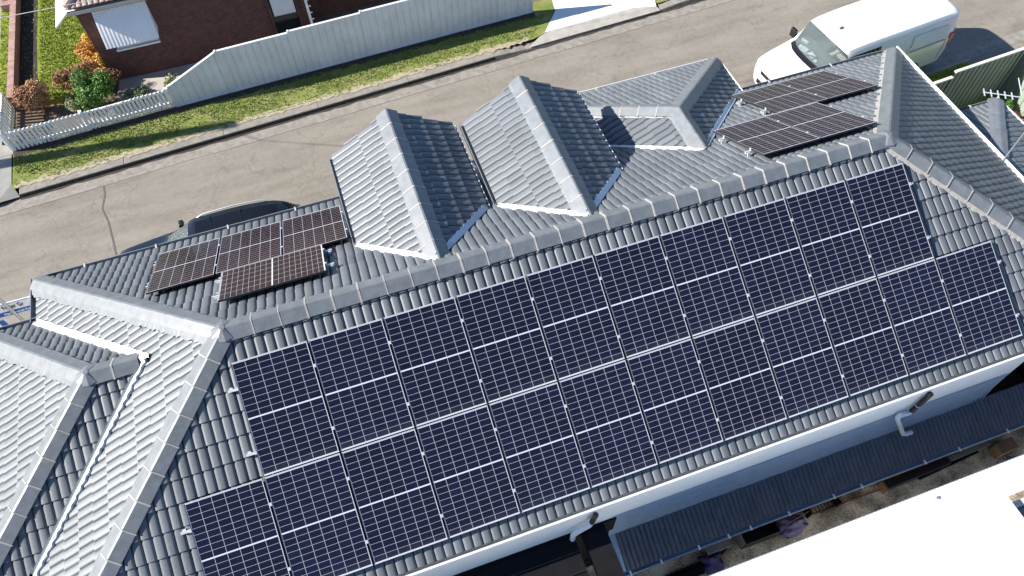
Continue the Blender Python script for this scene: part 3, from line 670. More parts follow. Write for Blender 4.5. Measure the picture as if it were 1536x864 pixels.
# downpipes
g = MB(); g.tube([(10.72, -3.835, 3.34), (10.69, -3.835, 2.62)], .048, 12); o = g.build('downpipe', M['black'], house, smooth=True)
g = MB(); g.tube([(10.70, -3.835, 2.90), (10.70, -3.835, 2.88)], .054, 12); g.build('pipe_collar', M['alu'], o)
g = MB(); g.tube([(10.69, -3.835, 2.66), (10.64, -3.838, 2.60), (10.42, -3.85, 2.70), (10.38, -3.855, 2.66), (10.42, -3.86, 2.56), (10.92, -3.92, 1.66), (10.98, -3.93, 1.56), (11.06, -3.945, 1.53), (11.17, -3.945, 1.53)], .044, 12); g.build('pipe_spreader', M['pvc'], house, smooth=True, ang=60)
g = MB(); g.tube([(4.56, -3.835, 3.34), (4.51, -3.84, 2.97)], .045, 12); g.build('downpipe', M['black'], house, smooth=True)
g = MB(); g.tube([(4.51, -3.845, 2.99), (4.47, -3.85, 2.92), (4.25, -3.86, 2.79), (4.20, -3.865, 2.72), (4.20, -3.87, 2.30)], .045, 12); g.build('pipe_offset', M['pvc'], house, smooth=True, ang=60)
for o in [o for o in bpy.data.objects if o not in HOUSE_PARTS_BEFORE and o.parent is house]: o.matrix_parent_inverse = Matrix.Translation((-5.7, 0, 0))

# right annex: lower hipped roof of the same house, and its gutter
annex = thing('annex', 'low grey hipped roof extension beside the right end of the house', 'annex', (16.3, 0, 0))
before = set(bpy.data.objects)
AZ = 2.75; ax1, ay1 = 17.09, 2.05; ap = (15.42, .18, 3.235)
tx = (ap[2]-AZ)/(ax1-ap[0]); ty = (ap[2]-AZ)/(ay1-ap[1]); nx, ny = math.hypot(1, tx), math.hypot(1, ty)
pf = [[ap, (ax1, ay1, AZ), (15.42, ay1, AZ)]]; pr = [[ap, (ax1, ay1, AZ), (ax1, -5, AZ), (15.42, -5, ap[2])]]
tile_mesh('annex_roof', pf, (15.42, ay1, AZ), (1, 0, 0), (0, -1/ny, ty/ny), annex, nose=.018, hgt=.028); tile_mesh('annex_roof', pr, (ax1, ay1, AZ), (0, -1, 0), (-1/nx, 0, tx/nx), annex, hgt=.03)
slab(pf+pr, annex)
d = (Vector((ax1, ay1, AZ))-Vector(ap)).normalized(); px = Vector((1, 0, -tx)).normalized(); py = Vector((0, 1, -ty)).normalized()
caps('hip_capping', (ax1, ay1, AZ), ap, (px-d*px.dot(d)), (py-d*py.dot(d)), annex, bed=(0, .05), joint=False, wing=.13, h=.085)
eave_gutter('gutter', [(15.42, ay1, AZ-.03), (ax1+.1, ay1, AZ-.03)], [(0, 1, 0)], annex); eave_gutter('gutter', [(ax1, ay1+.1, AZ-.03), (ax1, -5, AZ-.03)], [(1, 0, 0)], annex, inside=M['gutter_lit'], lip=.05)
b = MB(); b.box((16.45, ay1+.06, AZ-.012), (.03, .11, .012)); b.build('gutter_bracket', M['alu'], annex)
g = MB(); g.box((16.1, -1.6, 1.3), (1.7, 7.0, 2.6)); g.build('annex_wall', M['brick'], annex)
for o in [o for o in bpy.data.objects if o not in before and o.parent is annex]: o.matrix_parent_inverse = Matrix.Translation((-16.3, 0, 0))

# ------------------------------------------------------------------ solar panels
PW, PH = 1.127, 1.722
def make_panel():
    t = thing('solar_panel', 'x', 'solar panel', (0, 0, 0))
    f = MB(); fw = .0085; fs = .0050; z0, z1 = -.030, .004
    for (x0, x1, y0, y1) in ((-PW/2, PW/2, -PH/2, -PH/2+fw), (-PW/2, PW/2, PH/2-fw, PH/2), (-PW/2, -PW/2+fs, -PH/2+fw, PH/2-fw), (PW/2-fs, PW/2, -PH/2+fw, PH/2-fw)):
        f.box(((x0+x1)/2, (y0+y1)/2, (z0+z1)/2), (x1-x0, y1-y0, z1-z0))
    fo = f.build('frame', M['frame'], t); fo.data.materials.append(M['frame_lip'])
    for p in fo.data.polygons:
        if p.normal.z > .9 and p.center.z > 0 and abs(p.center.y) > PH/2-.02: p.material_index = 1
    c = MB(); a, b = PW/2-fs, PH/2-fw
    c.poly([(-a, -b, 0), (a, -b, 0), (a, b, 0), (-a, b, 0)], [(-a, -b), (a, -b), (a, b), (-a, b)]); c.build('cells', M['cells'], t, fix=False)
    k = MB(); k.box((0, 0, -.012), (PW-.03, PH-.03, .012)); k.build('backsheet', M['black'], t)
    return t
M['frame_lip'] = plain('frame_lip', (.62, .63, .66), .35, .1, var=.05)
M['frame'] = plain('frame_dark', (.03, .03, .034), .38, .0, var=.1)  # dark frame body, pale only on the short end lips
def slope_mat(x, s, lift, side, land=False):
    """centre of a panel: x along the ridge, s metres down the slope (side -1 south, +1 street)"""
    u = Vector((1, 0, 0)) if side < 0 else Vector((-1, 0, 0)); v = Vector((0, -side*CT, ST)); n = u.cross(v)
    c = Vector((x, side*(s*CT), ZR-s*ST))+n*lift
    if land: u, v = v, -u
    m = Matrix((u, v, n)).transposed().to_4x4(); m.translation = c; return m
PX0, PS0, GP, PL = -1.167, .492, .027, .125
ordw = ['first', 'second', 'third', 'fourth', 'fifth', 'sixth', 'seventh', 'eighth', 'ninth', 'tenth', 'eleventh', 'twelfth']
panel0 = make_panel(); first = True
def place_panel(m, label, group):
    global first
    if first: o = panel0; o.matrix_world = m; o['label'] = label; o['group'] = group; first = False
    else: o = dup(panel0, None, label, group, m)
    return o
GM = 'panels of the long array on the near roof slope'
for k in range(10):
    x = PX0+(k+1)*(PW+GP)+PW/2
    lab = 'upper row panel at the left end of the long array, nearest the left hip' if k == 0 else 'upper row panel at the right end of the long array, below the ridge junction' if k == 9 else f'{ordw[k]} panel from the left in the upper row of the long array'
    place_panel(slope_mat(x, PS0+PH/2, PL, -1), lab, GM)
for k in range(12):
    x = PX0+k*(PW+GP)+PW/2
    lab = 'lower row panel at the bottom left corner of the long array' if k == 0 else 'lower row panel at the right end of the long array, past the upper row' if k == 11 else f'{ordw[k]} panel from the left in the lower row of the long array'
    place_panel(slope_mat(x, PS0+PH+.020+PH/2, PL, -1), lab, GM)
GL = 'four panels on the street slope left of the dormers'; LL = .17
for k, lab in enumerate(('upright panel furthest left on the street slope above the dark car', 'upright middle panel of the row of three along the street gutter', 'upright panel against the left dormer on the street slope')):
    place_panel(slope_mat(-1.35+k*1.154+PW/2, 1.90+PH/2, LL, 1), lab, GL)
place_panel(slope_mat(-.09+PH/2, .765+PW/2, LL, 1, True), 'panel laid sideways below the row of three left of the dormers', GL)
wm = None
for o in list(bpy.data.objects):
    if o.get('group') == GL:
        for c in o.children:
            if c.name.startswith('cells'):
                if wm is None: wm = c.data.copy(); wm.materials.clear(); wm.materials.append(M['cells_sheen'])
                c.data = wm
GR = 'four panels on the street slope near the white van'
for k, lab in enumerate(('gutter side panel next to the blue valley, below the front of the white van', 'gutter side panel nearest the right hip on the street slope')):
    place_panel(slope_mat(10.74+k*1.148+PW/2, 2.15+PH/2, LL, 1), lab, GR)
for k, lab in enumerate(('ridge side left panel with its corner in the blue valley', 'ridge side right panel close under the ridge junction')):
    place_panel(slope_mat(9.31+k*1.148+PW/2, .41+PH/2, LL, 1), lab, GR)
# rails with clamps
GRAIL = 'mounting rails under the solar panels'
def rail(x0, x1, s, lift, side, clamps, label):
    t = thing('mounting_rail', label, 'rail', (0, 0, 0), 0, GRAIL); t.matrix_world = slope_mat((x0+x1)/2, s, lift-.030, side)
    sg = 1 if side < 0 else -1
    g = MB(); g.box((0, 0, -.022), (x1-x0, .04, .04)); g.build('rail_bar', M['alu'], t)
    for c in clamps:
        g = MB(); cx = sg*(c-(x0+x1)/2); g.box((cx, 0, .036), (.034, .05, .006)); g.box((cx, 0, .015), (.012, .04, .04)); g.build('clamp', M['alu'], t)
    n = int((x1-x0)/1.2)+1
    for k in range(n+1):
        g = MB(); xx = sg*(x0+.05+(x1-x0-.1)*k/n-(x0+x1)/2); g.box((xx, .03, -.062), (.05, .03, .075)); g.box((xx, .06, -.098), (.05, .10, .006)); g.build('roof_hook', M['alu'], t)
    return t
Ws = PW+GP
for s_, k0, k1, nm in ((PS0+.39, 1, 11, 'topmost'), (PS0+1.36, 1, 11, 'second from the top'), (PS0+PH+GP+.39, 0, 12, 'third from the top'), (PS0+PH+GP+1.36, 0, 12, 'lowest')):
    x0, x1 = PX0+k0*Ws, PX0+k1*Ws-GP
    rail(x0-.16, x1+.10, s_, PL, -1, [x0-.014]+[PX0+k*Ws-GP/2 for k in range(k0+1, k1)]+[x1+.014], f'{nm} aluminium rail holding the long array, its end showing beside the panels')
for s_, nm in ((2.28, 'ridge side'), (3.22, 'gutter side')):
    rail(-1.42, 2.18, s_, LL, 1, [-1.364, -.211, .943, 2.10], f'{nm} rail under the three upright panels left of the dormers')
for s_, nm in ((1.05, 'ridge side'), (1.65, 'gutter side')):
    rail(-.20, 1.78, s_, LL, 1, [-.104, 1.646], f'{nm} rail under the sideways panel left of the dormers')
for s_, nm in ((2.55, 'ridge side'), (3.45, 'gutter side')):
    rail(10.62, 13.12, s_, LL, 1, [10.726, 11.881, 13.036], f'{nm} rail under the two gutter side panels near the van')
for s_, nm in ((.80, 'ridge side'), (1.70, 'gutter side')):
    rail(9.19, 11.69, s_, LL, 1, [9.296, 10.451, 11.606], f'{nm} rail under the two ridge side panels near the van')

# ------------------------------------------------------------------ vehicles
def pchip(x, y, xq):
    x = np.asarray(x, float); y = np.asarray(y, float); h = np.diff(x); dl = np.diff(y)/h; n = len(x); d = np.zeros(n)
    for i in range(1, n-1):
        if dl[i-1]*dl[i] > 0: w1 = 2*h[i]+h[i-1]; w2 = h[i]+2*h[i-1]; d[i] = (w1+w2)/(w1/dl[i-1]+w2/dl[i])
    d[0], d[-1] = dl[0], dl[-1]
    k = np.clip(np.searchsorted(x, xq, side='right')-1, 0, n-2); t = (xq-x[k])/h[k]
    return (2*t**3-3*t**2+1)*y[k]+(t**3-2*t**2+t)*h[k]*d[k]+(-2*t**3+3*t**2)*y[k+1]+(t**3-t**2)*h[k]*d[k+1]
def loft(sections, parts_fn, mats, parent, sub=4, psub=2):
    """sections: (x, x_offsets or None, [(y,z)...]) half profiles from sill to roof centre; parts_fn(i, j) -> part name"""
    xs = [s[0] for s in sections]; ns = len(xs); K = len(sections[0][1])
    arr = np.array([[(s[0]+(p[2] if len(p) > 2 else 0), p[0], p[1]) for p in s[1]] for s in sections])   # ns,K,3
    tq = np.linspace(0, ns-1, (ns-1)*sub+1); idx = np.arange(ns)
    A = np.stack([np.stack([pchip(idx, arr[:, j, c], tq) for c in range(3)], -1) for j in range(K)], 1)
    jq = np.linspace(0, K-1, (K-1)*psub+1); jd = np.arange(K)
    B = np.stack([np.stack([pchip(jd, A[i, :, c], jq) for c in range(3)], -1) for i in range(len(tq))], 0)
    nI, nJ = B.shape[:2]; mbs = {}
    for i in range(nI-1):
        for j in range(nJ-1):
            pn = parts_fn(i/sub, j/psub); mb = mbs.setdefault(pn, ({}, MB())) if pn != 'side_window' else None
            for sg in (1, -1):
                if pn == 'side_window': mb = mbs.setdefault((pn, sg), ({}, MB()))
                ids = []
                for (a, b) in ((i, j), (i+1, j), (i+1, j+1), (i, j+1)):
                    key = (a, b, sg if abs(B[a, b, 1]) > 1e-6 else 0)
                    if key not in mb[0]: mb[0][key] = len(mb[1].v); mb[1].v.append((B[a, b, 0], sg*B[a, b, 1], B[a, b, 2]))
                    ids.append(mb[0][key])
                if len(set(ids)) >= 3: mb[1].f.append(tuple(ids if sg < 0 else ids[::-1])); mb[1].uv.append(None)
    for end in (0, nI-1):       # end caps
        pn = 'body'; mb = mbs[pn][1]
        ring = [tuple(B[end, j]) for j in range(nJ)]+[(B[end, j, 0], -B[end, j, 1], B[end, j, 2]) for j in range(nJ-2, -1, -1)]
        mb.poly(ring)
    obs = {}
    for pn, (_, mb) in mbs.items():
        nm = pn if isinstance(pn, str) else pn[0]; obs[pn] = mb.build(nm, mats[nm], parent, smooth=True, ang=38)
    return obs, B
def wheel(parent, x, y, r=.33, w=.21):
    g = MB(); n = 28; sg = 1 if y > 0 else -1
    prof = [(.62*r, -w/2), (.93*r, -w/2), (r, -w/2+.03), (r, w/2-.03), (.93*r, w/2), (.62*r, w/2)]
    rings = []
    for (rr, yy) in prof:
        i = len(g.v); g.v += [(x+rr*math.cos(a*2*math.pi/n), y+yy, r+rr*math.sin(a*2*math.pi/n)) for a in range(n)]; rings.append(i)
    for A, B in zip(rings, rings[1:]):
        for k in range(n): g.f.append((A+k, A+(k+1) % n, B+(k+1) % n, B+k)); g.uv.append(None)
    t = g.build('wheel', M['rubber'], parent, smooth=True, ang=40)
    h = MB(); yo = y+sg*(w/2-.03)
    for k in range(5):
        a = k*2*math.pi/5; m = Matrix.Rotation(-a, 3, 'Y'); h.box(Vector((x, yo, r))+m @ Vector((.33*r, 0, 0)), (.6*r, .03, .09), mat=m)
    h.tube([(x, yo-sg*.05, r), (x, yo+sg*.02, r)], .22*r, 12); h.build('rim', M['galv'], t)
    return t

VS = [(0.00, [(.58, .30), (.70, .36), (.76, .58), (.74, .76), (.72, .83), (.66, .87), (.48, .89), (.24, .90), (0, .90)]),
      (0.10, [(.74, .26), (.85, .33), (.90, .62), (.89, .86), (.87, .94), (.78, .98), (.56, 1.01), (.28, 1.03), (0, 1.03)]),
      (0.40, [(.78, .25), (.92, .34), (.95, .68), (.93, .96), (.90, 1.04), (.80, 1.08), (.58, 1.12), (.29, 1.14), (0, 1.145)]),
      (0.98, [(.80, .25), (.94, .35), (.965, .74), (.955, 1.08), (.93, 1.14), (.84, 1.17, .10), (.60, 1.21, -.06), (.30, 1.235, -.14), (0, 1.24, -.16)]),
      (1.12, [(.80, .25), (.94, .35), (.965, .74), (.955, 1.10), (.935, 1.17), (.845, 1.21, .10), (.61, 1.26, -.05), (.30, 1.285, -.13), (0, 1.29, -.15)]),
      (1.42, [(.80, .25), (.94, .35), (.965, .74), (.955, 1.14), (.94, 1.21), (.83, 1.70, .10), (.73, 1.83, .02), (.36, 1.885, -.04), (0, 1.90, -.06)]),
      (1.58, [(.80, .25), (.94, .35), (.965, .74), (.955, 1.14), (.94, 1.21), (.835, 1.72, .10), (.745, 1.885, .02), (.37, 1.935, -.03), (0, 1.95, -.04)]),
      (2.60, [(.80, .25), (.94, .35), (.965, .74), (.955, 1.15), (.94, 1.22), (.85, 1.74), (.76, 1.93), (.38, 1.985), (0, 2.0)]),
      (3.90, [(.80, .25), (.94, .35), (.965, .74), (.955, 1.15), (.94, 1.22), (.855, 1.74), (.765, 1.93), (.38, 1.985), (0, 2.0)]),
      (5.14, [(.80, .27), (.93, .37), (.955, .76), (.945, 1.15), (.93, 1.22), (.85, 1.73), (.755, 1.91), (.38, 1.965), (0, 1.98)]),
      (5.30, [(.74, .32), (.86, .42), (.90, .78), (.89, 1.15), (.88, 1.22), (.80, 1.71), (.70, 1.86), (.35, 1.91), (0, 1.92)])]
van = thing('van', 'white panel van parked on the road behind the roof, clear windscreen and dark grille', 'van', (14.22, 6.15, -.02), R(5.6))
def van_part(i, j):
    if 4 <= i < 5 and j >= 5: return 'windscreen'
    if 3.0 <= i < 4 and j >= 5: return 'scuttle'
    if 5 <= i < 7 and 4.0 <= j < 5: return 'side_window'
    if j < 1: return 'sill'
    if i < 1 and 1 <= j < 2.5: return 'bumper'
    return 'body'
obs, VB = loft(VS, van_part, dict(body=M['van_paint'], windscreen=M['windscreen'], scuttle=M['black'], side_window=M['dark_glass'], sill=M['black'], bumper=M['van_paint']), van)
g = MB(); g.box((.0, 0, .765), (.05, 1.06, .10)); g.box((.0, 0, .44), (.05, 1.20, .13)); g.build('grille', M['black'], van, bevel=.01)
for sy in (-1, 1):
    g = MB(); g.hexa([(.03, sy*.50, .70), (.16, sy*.89, .74), (.40, sy*.935, .88), (.16, sy*.55, .86), (.02, sy*.50, .82), (.13, sy*.90, .90), (.40, sy*.925, .99), (.14, sy*.60, .985)]); g.build('headlight', M['lamp_clear'], van, bevel=.012)
    g = MB(); g.box((5.20, sy*.925, 1.12), (.16, .05, .44)); g.build('tail_light', M['lamp_red'], van, bevel=.015)
    g = MB(); g.box((1.36, sy*1.11, 1.22), (.10, .20, .26)); g.box((1.40, sy*.99, 1.18), (.06, .12, .05)); g.build('wing_mirror', M['black'], van, bevel=.03)
    for wx in (.95, 4.05): wheel(van, wx, sy*.845)
    g = MB(); g.box((4.35, sy*.957, 1.19), (1.25, .014, .035)); g.build('door_rail', M['galv'], van)
    for sx in (2.86, 3.62, 5.02):
        g = MB(); g.box((sx, sy*.9615, .98), (.012, .010, .9)); g.build('door_seam', M['galv'], van)
    g = MB(); g.box((4.32, sy*.912, 1.50), (1.20, .012, .34), mat=Matrix.Rotation(sy*R(9.8), 3, 'X')); g.build('side_panel', M['van_paint'], van, bevel=.03)
    # wheel arch shadows gaps
    for wx in (.95, 4.05):
        g = MB(); n = 14
        ring = [(wx+.41*math.cos(math.pi*k/n), sy*.967, .30+.41*math.sin(math.pi*k/n)) for k in range(n+1)]; ring2 = [(wx+.34*math.cos(math.pi*k/n), sy*.967, .30+.34*math.sin(math.pi*k/n)) for k in range(n+1)]
        for k in range(n): g.poly([ring[k], ring[k+1], ring2[k+1], ring2[k]])
        g.build('wheel_arch', M['black'], van, fix=False)
g = MB(); g.hexa([(1.76, -.03, 1.955), (1.86, -.02, 1.97), (1.86, .02, 1.97), (1.76, .03, 1.955), (1.80, -.015, 2.03), (1.87, -.012, 2.02), (1.87, .012, 2.02), (1.80, .015, 2.03)]); g.build('roof_aerial', M['black'], van)
g = MB(); g.box((1.45, 0, 1.10), (.75, 1.62, .16)); g.build('dashboard', M['seat'], van, bevel=.05)
for sy in (-.42, .42):
    g = MB(); g.box((2.15, sy, .95), (.5, .52, .16)); g.box((2.42, sy, 1.28), (.16, .50, .62), mat=Matrix.Rotation(R(12), 3, 'Y')); g.box((2.50, sy, 1.66), (.09, .26, .16)); g.build('seat', M['seat'], van, bevel=.05)
g = MB(); g.box((2.95, 0, 1.1), (.03, 1.64, 1.3)); g.build('bulkhead', M['seat'], van)
for (px, py, sx, sy, rz) in ((1.22, .42, .22, .30, .3), (1.28, .10, .18, .24, -.2), (1.20, -.12, .10, .10, .6), (1.5, .62, .12, .2, .2)):
    g = MB(); g.box((px, py, 1.189), (sx, sy, .012), rz); g.build('paper', M['paper'], van)
g = MB(); g.tube([(1.80+.03*math.sin(a), -.42+.19*math.cos(a), 1.24+.19*math.sin(a)) for a in np.linspace(0, 2*math.pi, 17)], .014, 6); g.build('steering_wheel', M['black'], van)
for sy in (.32, -.30):
    g = MB(); g.tube([(.98, sy, 1.245), (1.22, sy-.5, 1.33)], .012, 5); g.build('wiper', M['black'], van)

US = [(0.00, [(.50, .32), (.66, .40), (.72, .56), (.70, .70), (.66, .76), (.58, .79), (.40, .81), (.2, .82), (0, .82)]),
      (0.12, [(.70, .25), (.82, .34), (.86, .56), (.84, .78), (.80, .86), (.70, .89), (.48, .91), (.24, .92), (0, .92)]),
      (1.10, [(.74, .24), (.87, .34), (.90, .60), (.89, .90), (.86, .98), (.74, 1.00), (.50, 1.03), (.25, 1.05, -.08), (0, 1.05, -.10)]),
      (1.25, [(.74, .24), (.87, .34), (.90, .60), (.89, .92), (.865, 1.0), (.755, 1.04, .05), (.51, 1.08), (.25, 1.10, -.08), (0, 1.10, -.10)]),
      (1.95, [(.74, .24), (.87, .34), (.905, .62), (.90, .95), (.87, 1.02), (.70, 1.44, .05), (.58, 1.54, 0), (.3, 1.575, -.04), (0, 1.58, -.05)]),
      (2.08, [(.74, .24), (.87, .34), (.905, .62), (.90, .95), (.87, 1.02), (.70, 1.46, .05), (.585, 1.575), (.3, 1.605), (0, 1.61)]),
      (3.00, [(.74, .24), (.87, .34), (.905, .64), (.90, .96), (.87, 1.04), (.705, 1.48), (.60, 1.60), (.3, 1.64), (0, 1.645)]),
      (3.80, [(.74, .26), (.87, .36), (.90, .66), (.89, .98), (.86, 1.06), (.69, 1.44), (.58, 1.55), (.3, 1.59), (0, 1.60)]),
      (4.12, [(.72, .30), (.84, .40), (.87, .68), (.86, .98), (.83, 1.06), (.66, 1.36), (.54, 1.45), (.28, 1.48), (0, 1.49)]),
      (4.45, [(.60, .36), (.74, .46), (.78, .70), (.76, .95), (.73, 1.02), (.60, 1.10), (.48, 1.13), (.24, 1.14), (0, 1.14)])]
suv = thing('suv', 'dark car with glass roof parked close behind the left part of the roof', 'car', (-3.34, 5.50, -.02), R(-1.2)); suv.scale = (.99, 1, 1)
def suv_part(i, j):
    if 3 <= i < 4 and j >= 5: return 'windscreen'
    if 4 <= i < 7 and 4 <= j < 5: return 'side_window'
    if 8 <= i < 9 and j >= 5.5: return 'rear_window'
    if 5 <= i < 7.5 and j >= 6.5: return 'glass_roof'
    if j < 1: return 'sill'
    return 'body'
loft(US, suv_part, dict(body=M['suv_paint'], windscreen=M['windscreen'], side_window=M['dark_glass'], rear_window=M['dark_glass'], glass_roof=M['dark_glass'], sill=M['black']), suv)
for sy in (-1, 1):
    g = MB(); g.tube([(2.15, sy*.60, 1.57), (2.3, sy*.615, 1.63), (3.0, sy*.625, 1.655), (3.6, sy*.61, 1.63), (3.8, sy*.595, 1.57)], .016, 8); g.build('roof_rail', M['alu'], suv, smooth=True)
    g = MB(); g.box((1.62, sy*1.0, 1.06), (.12, .18, .13)); g.build('wing_mirror', M['black'], suv, bevel=.03)
    g = MB(); g.hexa([(.05, sy*.45, .66), (.2, sy*.80, .70), (.45, sy*.86, .76), (.25, sy*.55, .74), (.06, sy*.45, .76), (.2, sy*.79, .80), (.45, sy*.845, .86), (.25, sy*.58, .86)]); g.build('headlight', M['lamp_clear'], suv, bevel=.01)
    g = MB(); g.hexa([(4.20, sy*.80, .86), (4.42, sy*.66, .86), (4.44, sy*.45, .90), (4.15, sy*.80, .95), (4.20, sy*.80, 1.02), (4.40, sy*.66, 1.04), (4.43, sy*.45, 1.05), (4.15, sy*.80, 1.05)]); g.build('tail_light', M['lamp_red'], suv, bevel=.01)
    for wx in (.85, 3.6): wheel(suv, wx, sy*.80, .34, .22)
for rx in (2.45, 3.15):
    g = MB(); g.box((rx, 0, 1.640 if rx > 3 else 1.628), (.022, 1.0, .012)); g.build('roof_bar', M['suv_paint'], suv)
g = MB(); g.box((1.75, 0, .96), (.7, 1.4, .12)); g.build('dashboard', M['seat'], suv, bevel=.04)
for sy in (-.38, .38):
    g = MB(); g.box((2.35, sy, .80), (.5, .5, .16)); g.box((2.62, sy, 1.08), (.16, .48, .56), mat=Matrix.Rotation(R(12), 3, 'Y')); g.build('seat', M['seat'], suv, bevel=.05)

# ------------------------------------------------------------------ fences
fence = thing('sheet_metal_fence', 'long pale sheet metal fence with capping along the verge, raked down at its left end', 'fence', (1.9, 11.9, 0))
fb = set(bpy.data.objects)
edges_x = [-1.66, -.10, 1.95, 4.05, 6.15, 8.25, 9.35]; hts = [(.84, 1.55), (1.56, 1.56), (1.60, 1.60), (1.64, 1.64), (1.70, 1.70), (1.74, 1.74)]
def sheet_panel(xa, xb, yf, za, zb, z0, pitch=.19, depth=.028):
    g = MB(); n = max(4, int((xb-xa)/pitch)); xs = []
    for i in range(n):
        b = xa+(xb-xa)*i/n; w = (xb-xa)/n; xs += [(b, 0), (b+.62*w, 0), (b+.74*w, depth), (b+.88*w, depth)]
    xs.append((xb, 0))
    for (a, da), (b, db) in zip(xs, xs[1:]):
        ta = za+(zb-za)*(a-xa)/(xb-xa); tb = za+(zb-za)*(b-xa)/(xb-xa)
        g.poly([(a, yf(a)+da, z0), (b, yf(b)+db, z0), (b, yf(b)+db, tb), (a, yf(a)+da, ta)])
    return g
for k, ((a, b), (ha, hb)) in enumerate(zip(zip(edges_x, edges_x[1:]), hts)):
    sheet_panel(a+.02, b-.02, fence_y, ha, hb, .10).build('fence_panel', M['white_fence'], fence, fix=False)
    for z_, hgt in (('top', .035), ('bot', .04)):
        g = MB(); ya, yb_ = fence_y(a), fence_y(b); za, zb = (ha, hb) if z_ == 'top' else (.12, .12)
        g.hexa([(a, ya-.022, za-.03), (b, yb_-.022, zb-.03), (b, yb_+.05, zb-.03), (a, ya+.05, za-.03), (a, ya-.022, za+.012), (b, yb_-.022, zb+.012), (b, yb_+.05, zb+.012), (a, ya+.05, za+.012)])
        g.build('fence_rail', M['white_fence'], fence)
for k, a in enumerate(edges_x):
    h = max(hts[max(0, k-1)][1] if k else 0, hts[min(k, 5)][0]); g = MB(); g.box((a, fence_y(a)+.012, h/2+.02), (.05, .078, h+.02)); g.build('fence_post', M['white_fence'], fence)
for o in [o for o in bpy.data.objects if o not in fb and o.parent is fence]: o.matrix_parent_inverse = Matrix.Translation((-1.9, -11.9, 0))

def picket_fence(p0, p1, h, label, name='picket_fence', gap=.036, wdt=.074, rails=(.26, .70), tall=None):
    p0, p1 = Vector(p0), Vector(p1); Ln = (p1-p0).length; ang = math.atan2(p1.y-p0.y, p1.x-p0.x)
    t = thing(name, label, 'fence', p0, ang)
    n = int(Ln/(wdt+gap))
    for i in range(n):
        x = (i+.5)*Ln/n; hh = h+rng.normal(0, .008) - (.05*math.exp(-((x-Ln*.63)/.5)**2))
        g = MB(); w = wdt/2; z0 = .14; lean = rng.normal(0, .004)
        g.prism([(x-w, -.012, z0), (x+w, -.012, z0), (x+w+lean, -.012, hh-.03), (x+lean, -.012, hh), (x-w+lean, -.012, hh-.03)], (0, .02, 0)); g.build('picket', M['white_paint'], t)
    for z in rails:
        g = MB(); g.box((Ln/2, .032, z), (Ln, .04, .07)); g.build('fence_rail', M['white_paint'], t)
    for x in (0, Ln*.47, Ln):
        g = MB(); g.box((x, .06, h/2), (.09, .09, h+(.06 if x == 0 else -.02))); g.build('fence_post', M['white_paint'], t, bevel=.008)
    return t
picket_fence((-6.12, 11.52, .0), (-1.74, 11.76, .0), .80, 'white timber picket fence running along the verge from the corner post to the metal fence')
picket_fence((-6.15, 11.70, .0), (-6.12, 13.25, .0), .84, 'short return of white picket fence beside the low brick wall', gap=.05)

low = thing('brick_wall', 'low pink brick garden wall along the left edge of the lawn', 'wall', (-6.03, 16, 0)); g = MB(); g.box((-.01, 3.2, .26), (.18, 11.8, .56)); g.build('wall_body', M['brick_pale'], low, planar_uv=True)
for k in range(2):
    g = MB(); g.box((-.22, 2.2+k*.35, .22), (.55, .22, .3-.1*k)); g.build('wall_step', M['brick_pale'], low, planar_uv=True)

# green fences
gfen = thing('green_fence', 'green sheet metal fence with pale capping between the nature strip and the side yard', 'fence', (18.8, 4.05, 0))
def gy(x): return 4.02+.06*(x-17.4)
for (a, b, h) in ((15.4, 18.12, 1.50), (18.12, 20.4, 1.68), (20.4, 20.56, 1.70)):
    g = sheet_panel(a-18.8, b-18.8, lambda x: gy(x+18.8)-4.05, h, h, .0, .17, .03); g.build('fence_panel', M['green_fence'], gfen, fix=False)
    g = MB(); xa, xb = a-18.8, b-18.8; ya, yb_ = gy(a)-4.05, gy(b)-4.05
    g.hexa([(xa, ya-.03, h-.03), (xb, yb_-.03, h-.03), (xb, yb_+.05, h-.03), (xa, ya+.05, h-.03), (xa, ya-.03, h+.015), (xb, yb_-.03, h+.015), (xb, yb_+.05, h+.015), (xa, ya+.05, h+.015)]); g.build('fence_capping', M['cream'], gfen)
    g = MB(); g.box((b-18.8, gy(b)-4.05, h/2), (.06, .06, h)); g.build('fence_post', M['green_fence'], gfen)
gf2 = thing('green_fence', 'sunlit green sheet metal fence at the far right corner of the yard', 'fence', (20.55, 4.2, 0), R(-88))
g = sheet_panel(0, 9, lambda x: 0, 1.7, 1.7, .0, .2, .03); g.build('fence_panel', M['green_fence'], gf2, fix=False)
g = MB(); g.box((4.5, 0, 1.7), (9, .07, .04)); g.build('fence_capping', M['cream'], gf2)

# ------------------------------------------------------------------ brick house across the street
bh = thing('brick_house', 'dark red brick house across the street with terracotta roof, partly out of frame', 'house', (-3.32, 13.5, 0))
X0, Y0 = 0, 0
g = MB(); g.box((3.02, 3.5, 1.25), (6.04, 7.0, 2.5)); g.build('wall', M['brick'], bh, planar_uv=True)
g = MB(); g.box((9.5, 4.4, 1.25), (6.9, 7.0, 2.5)); g.build('wall', M['brick'], bh, planar_uv=True)
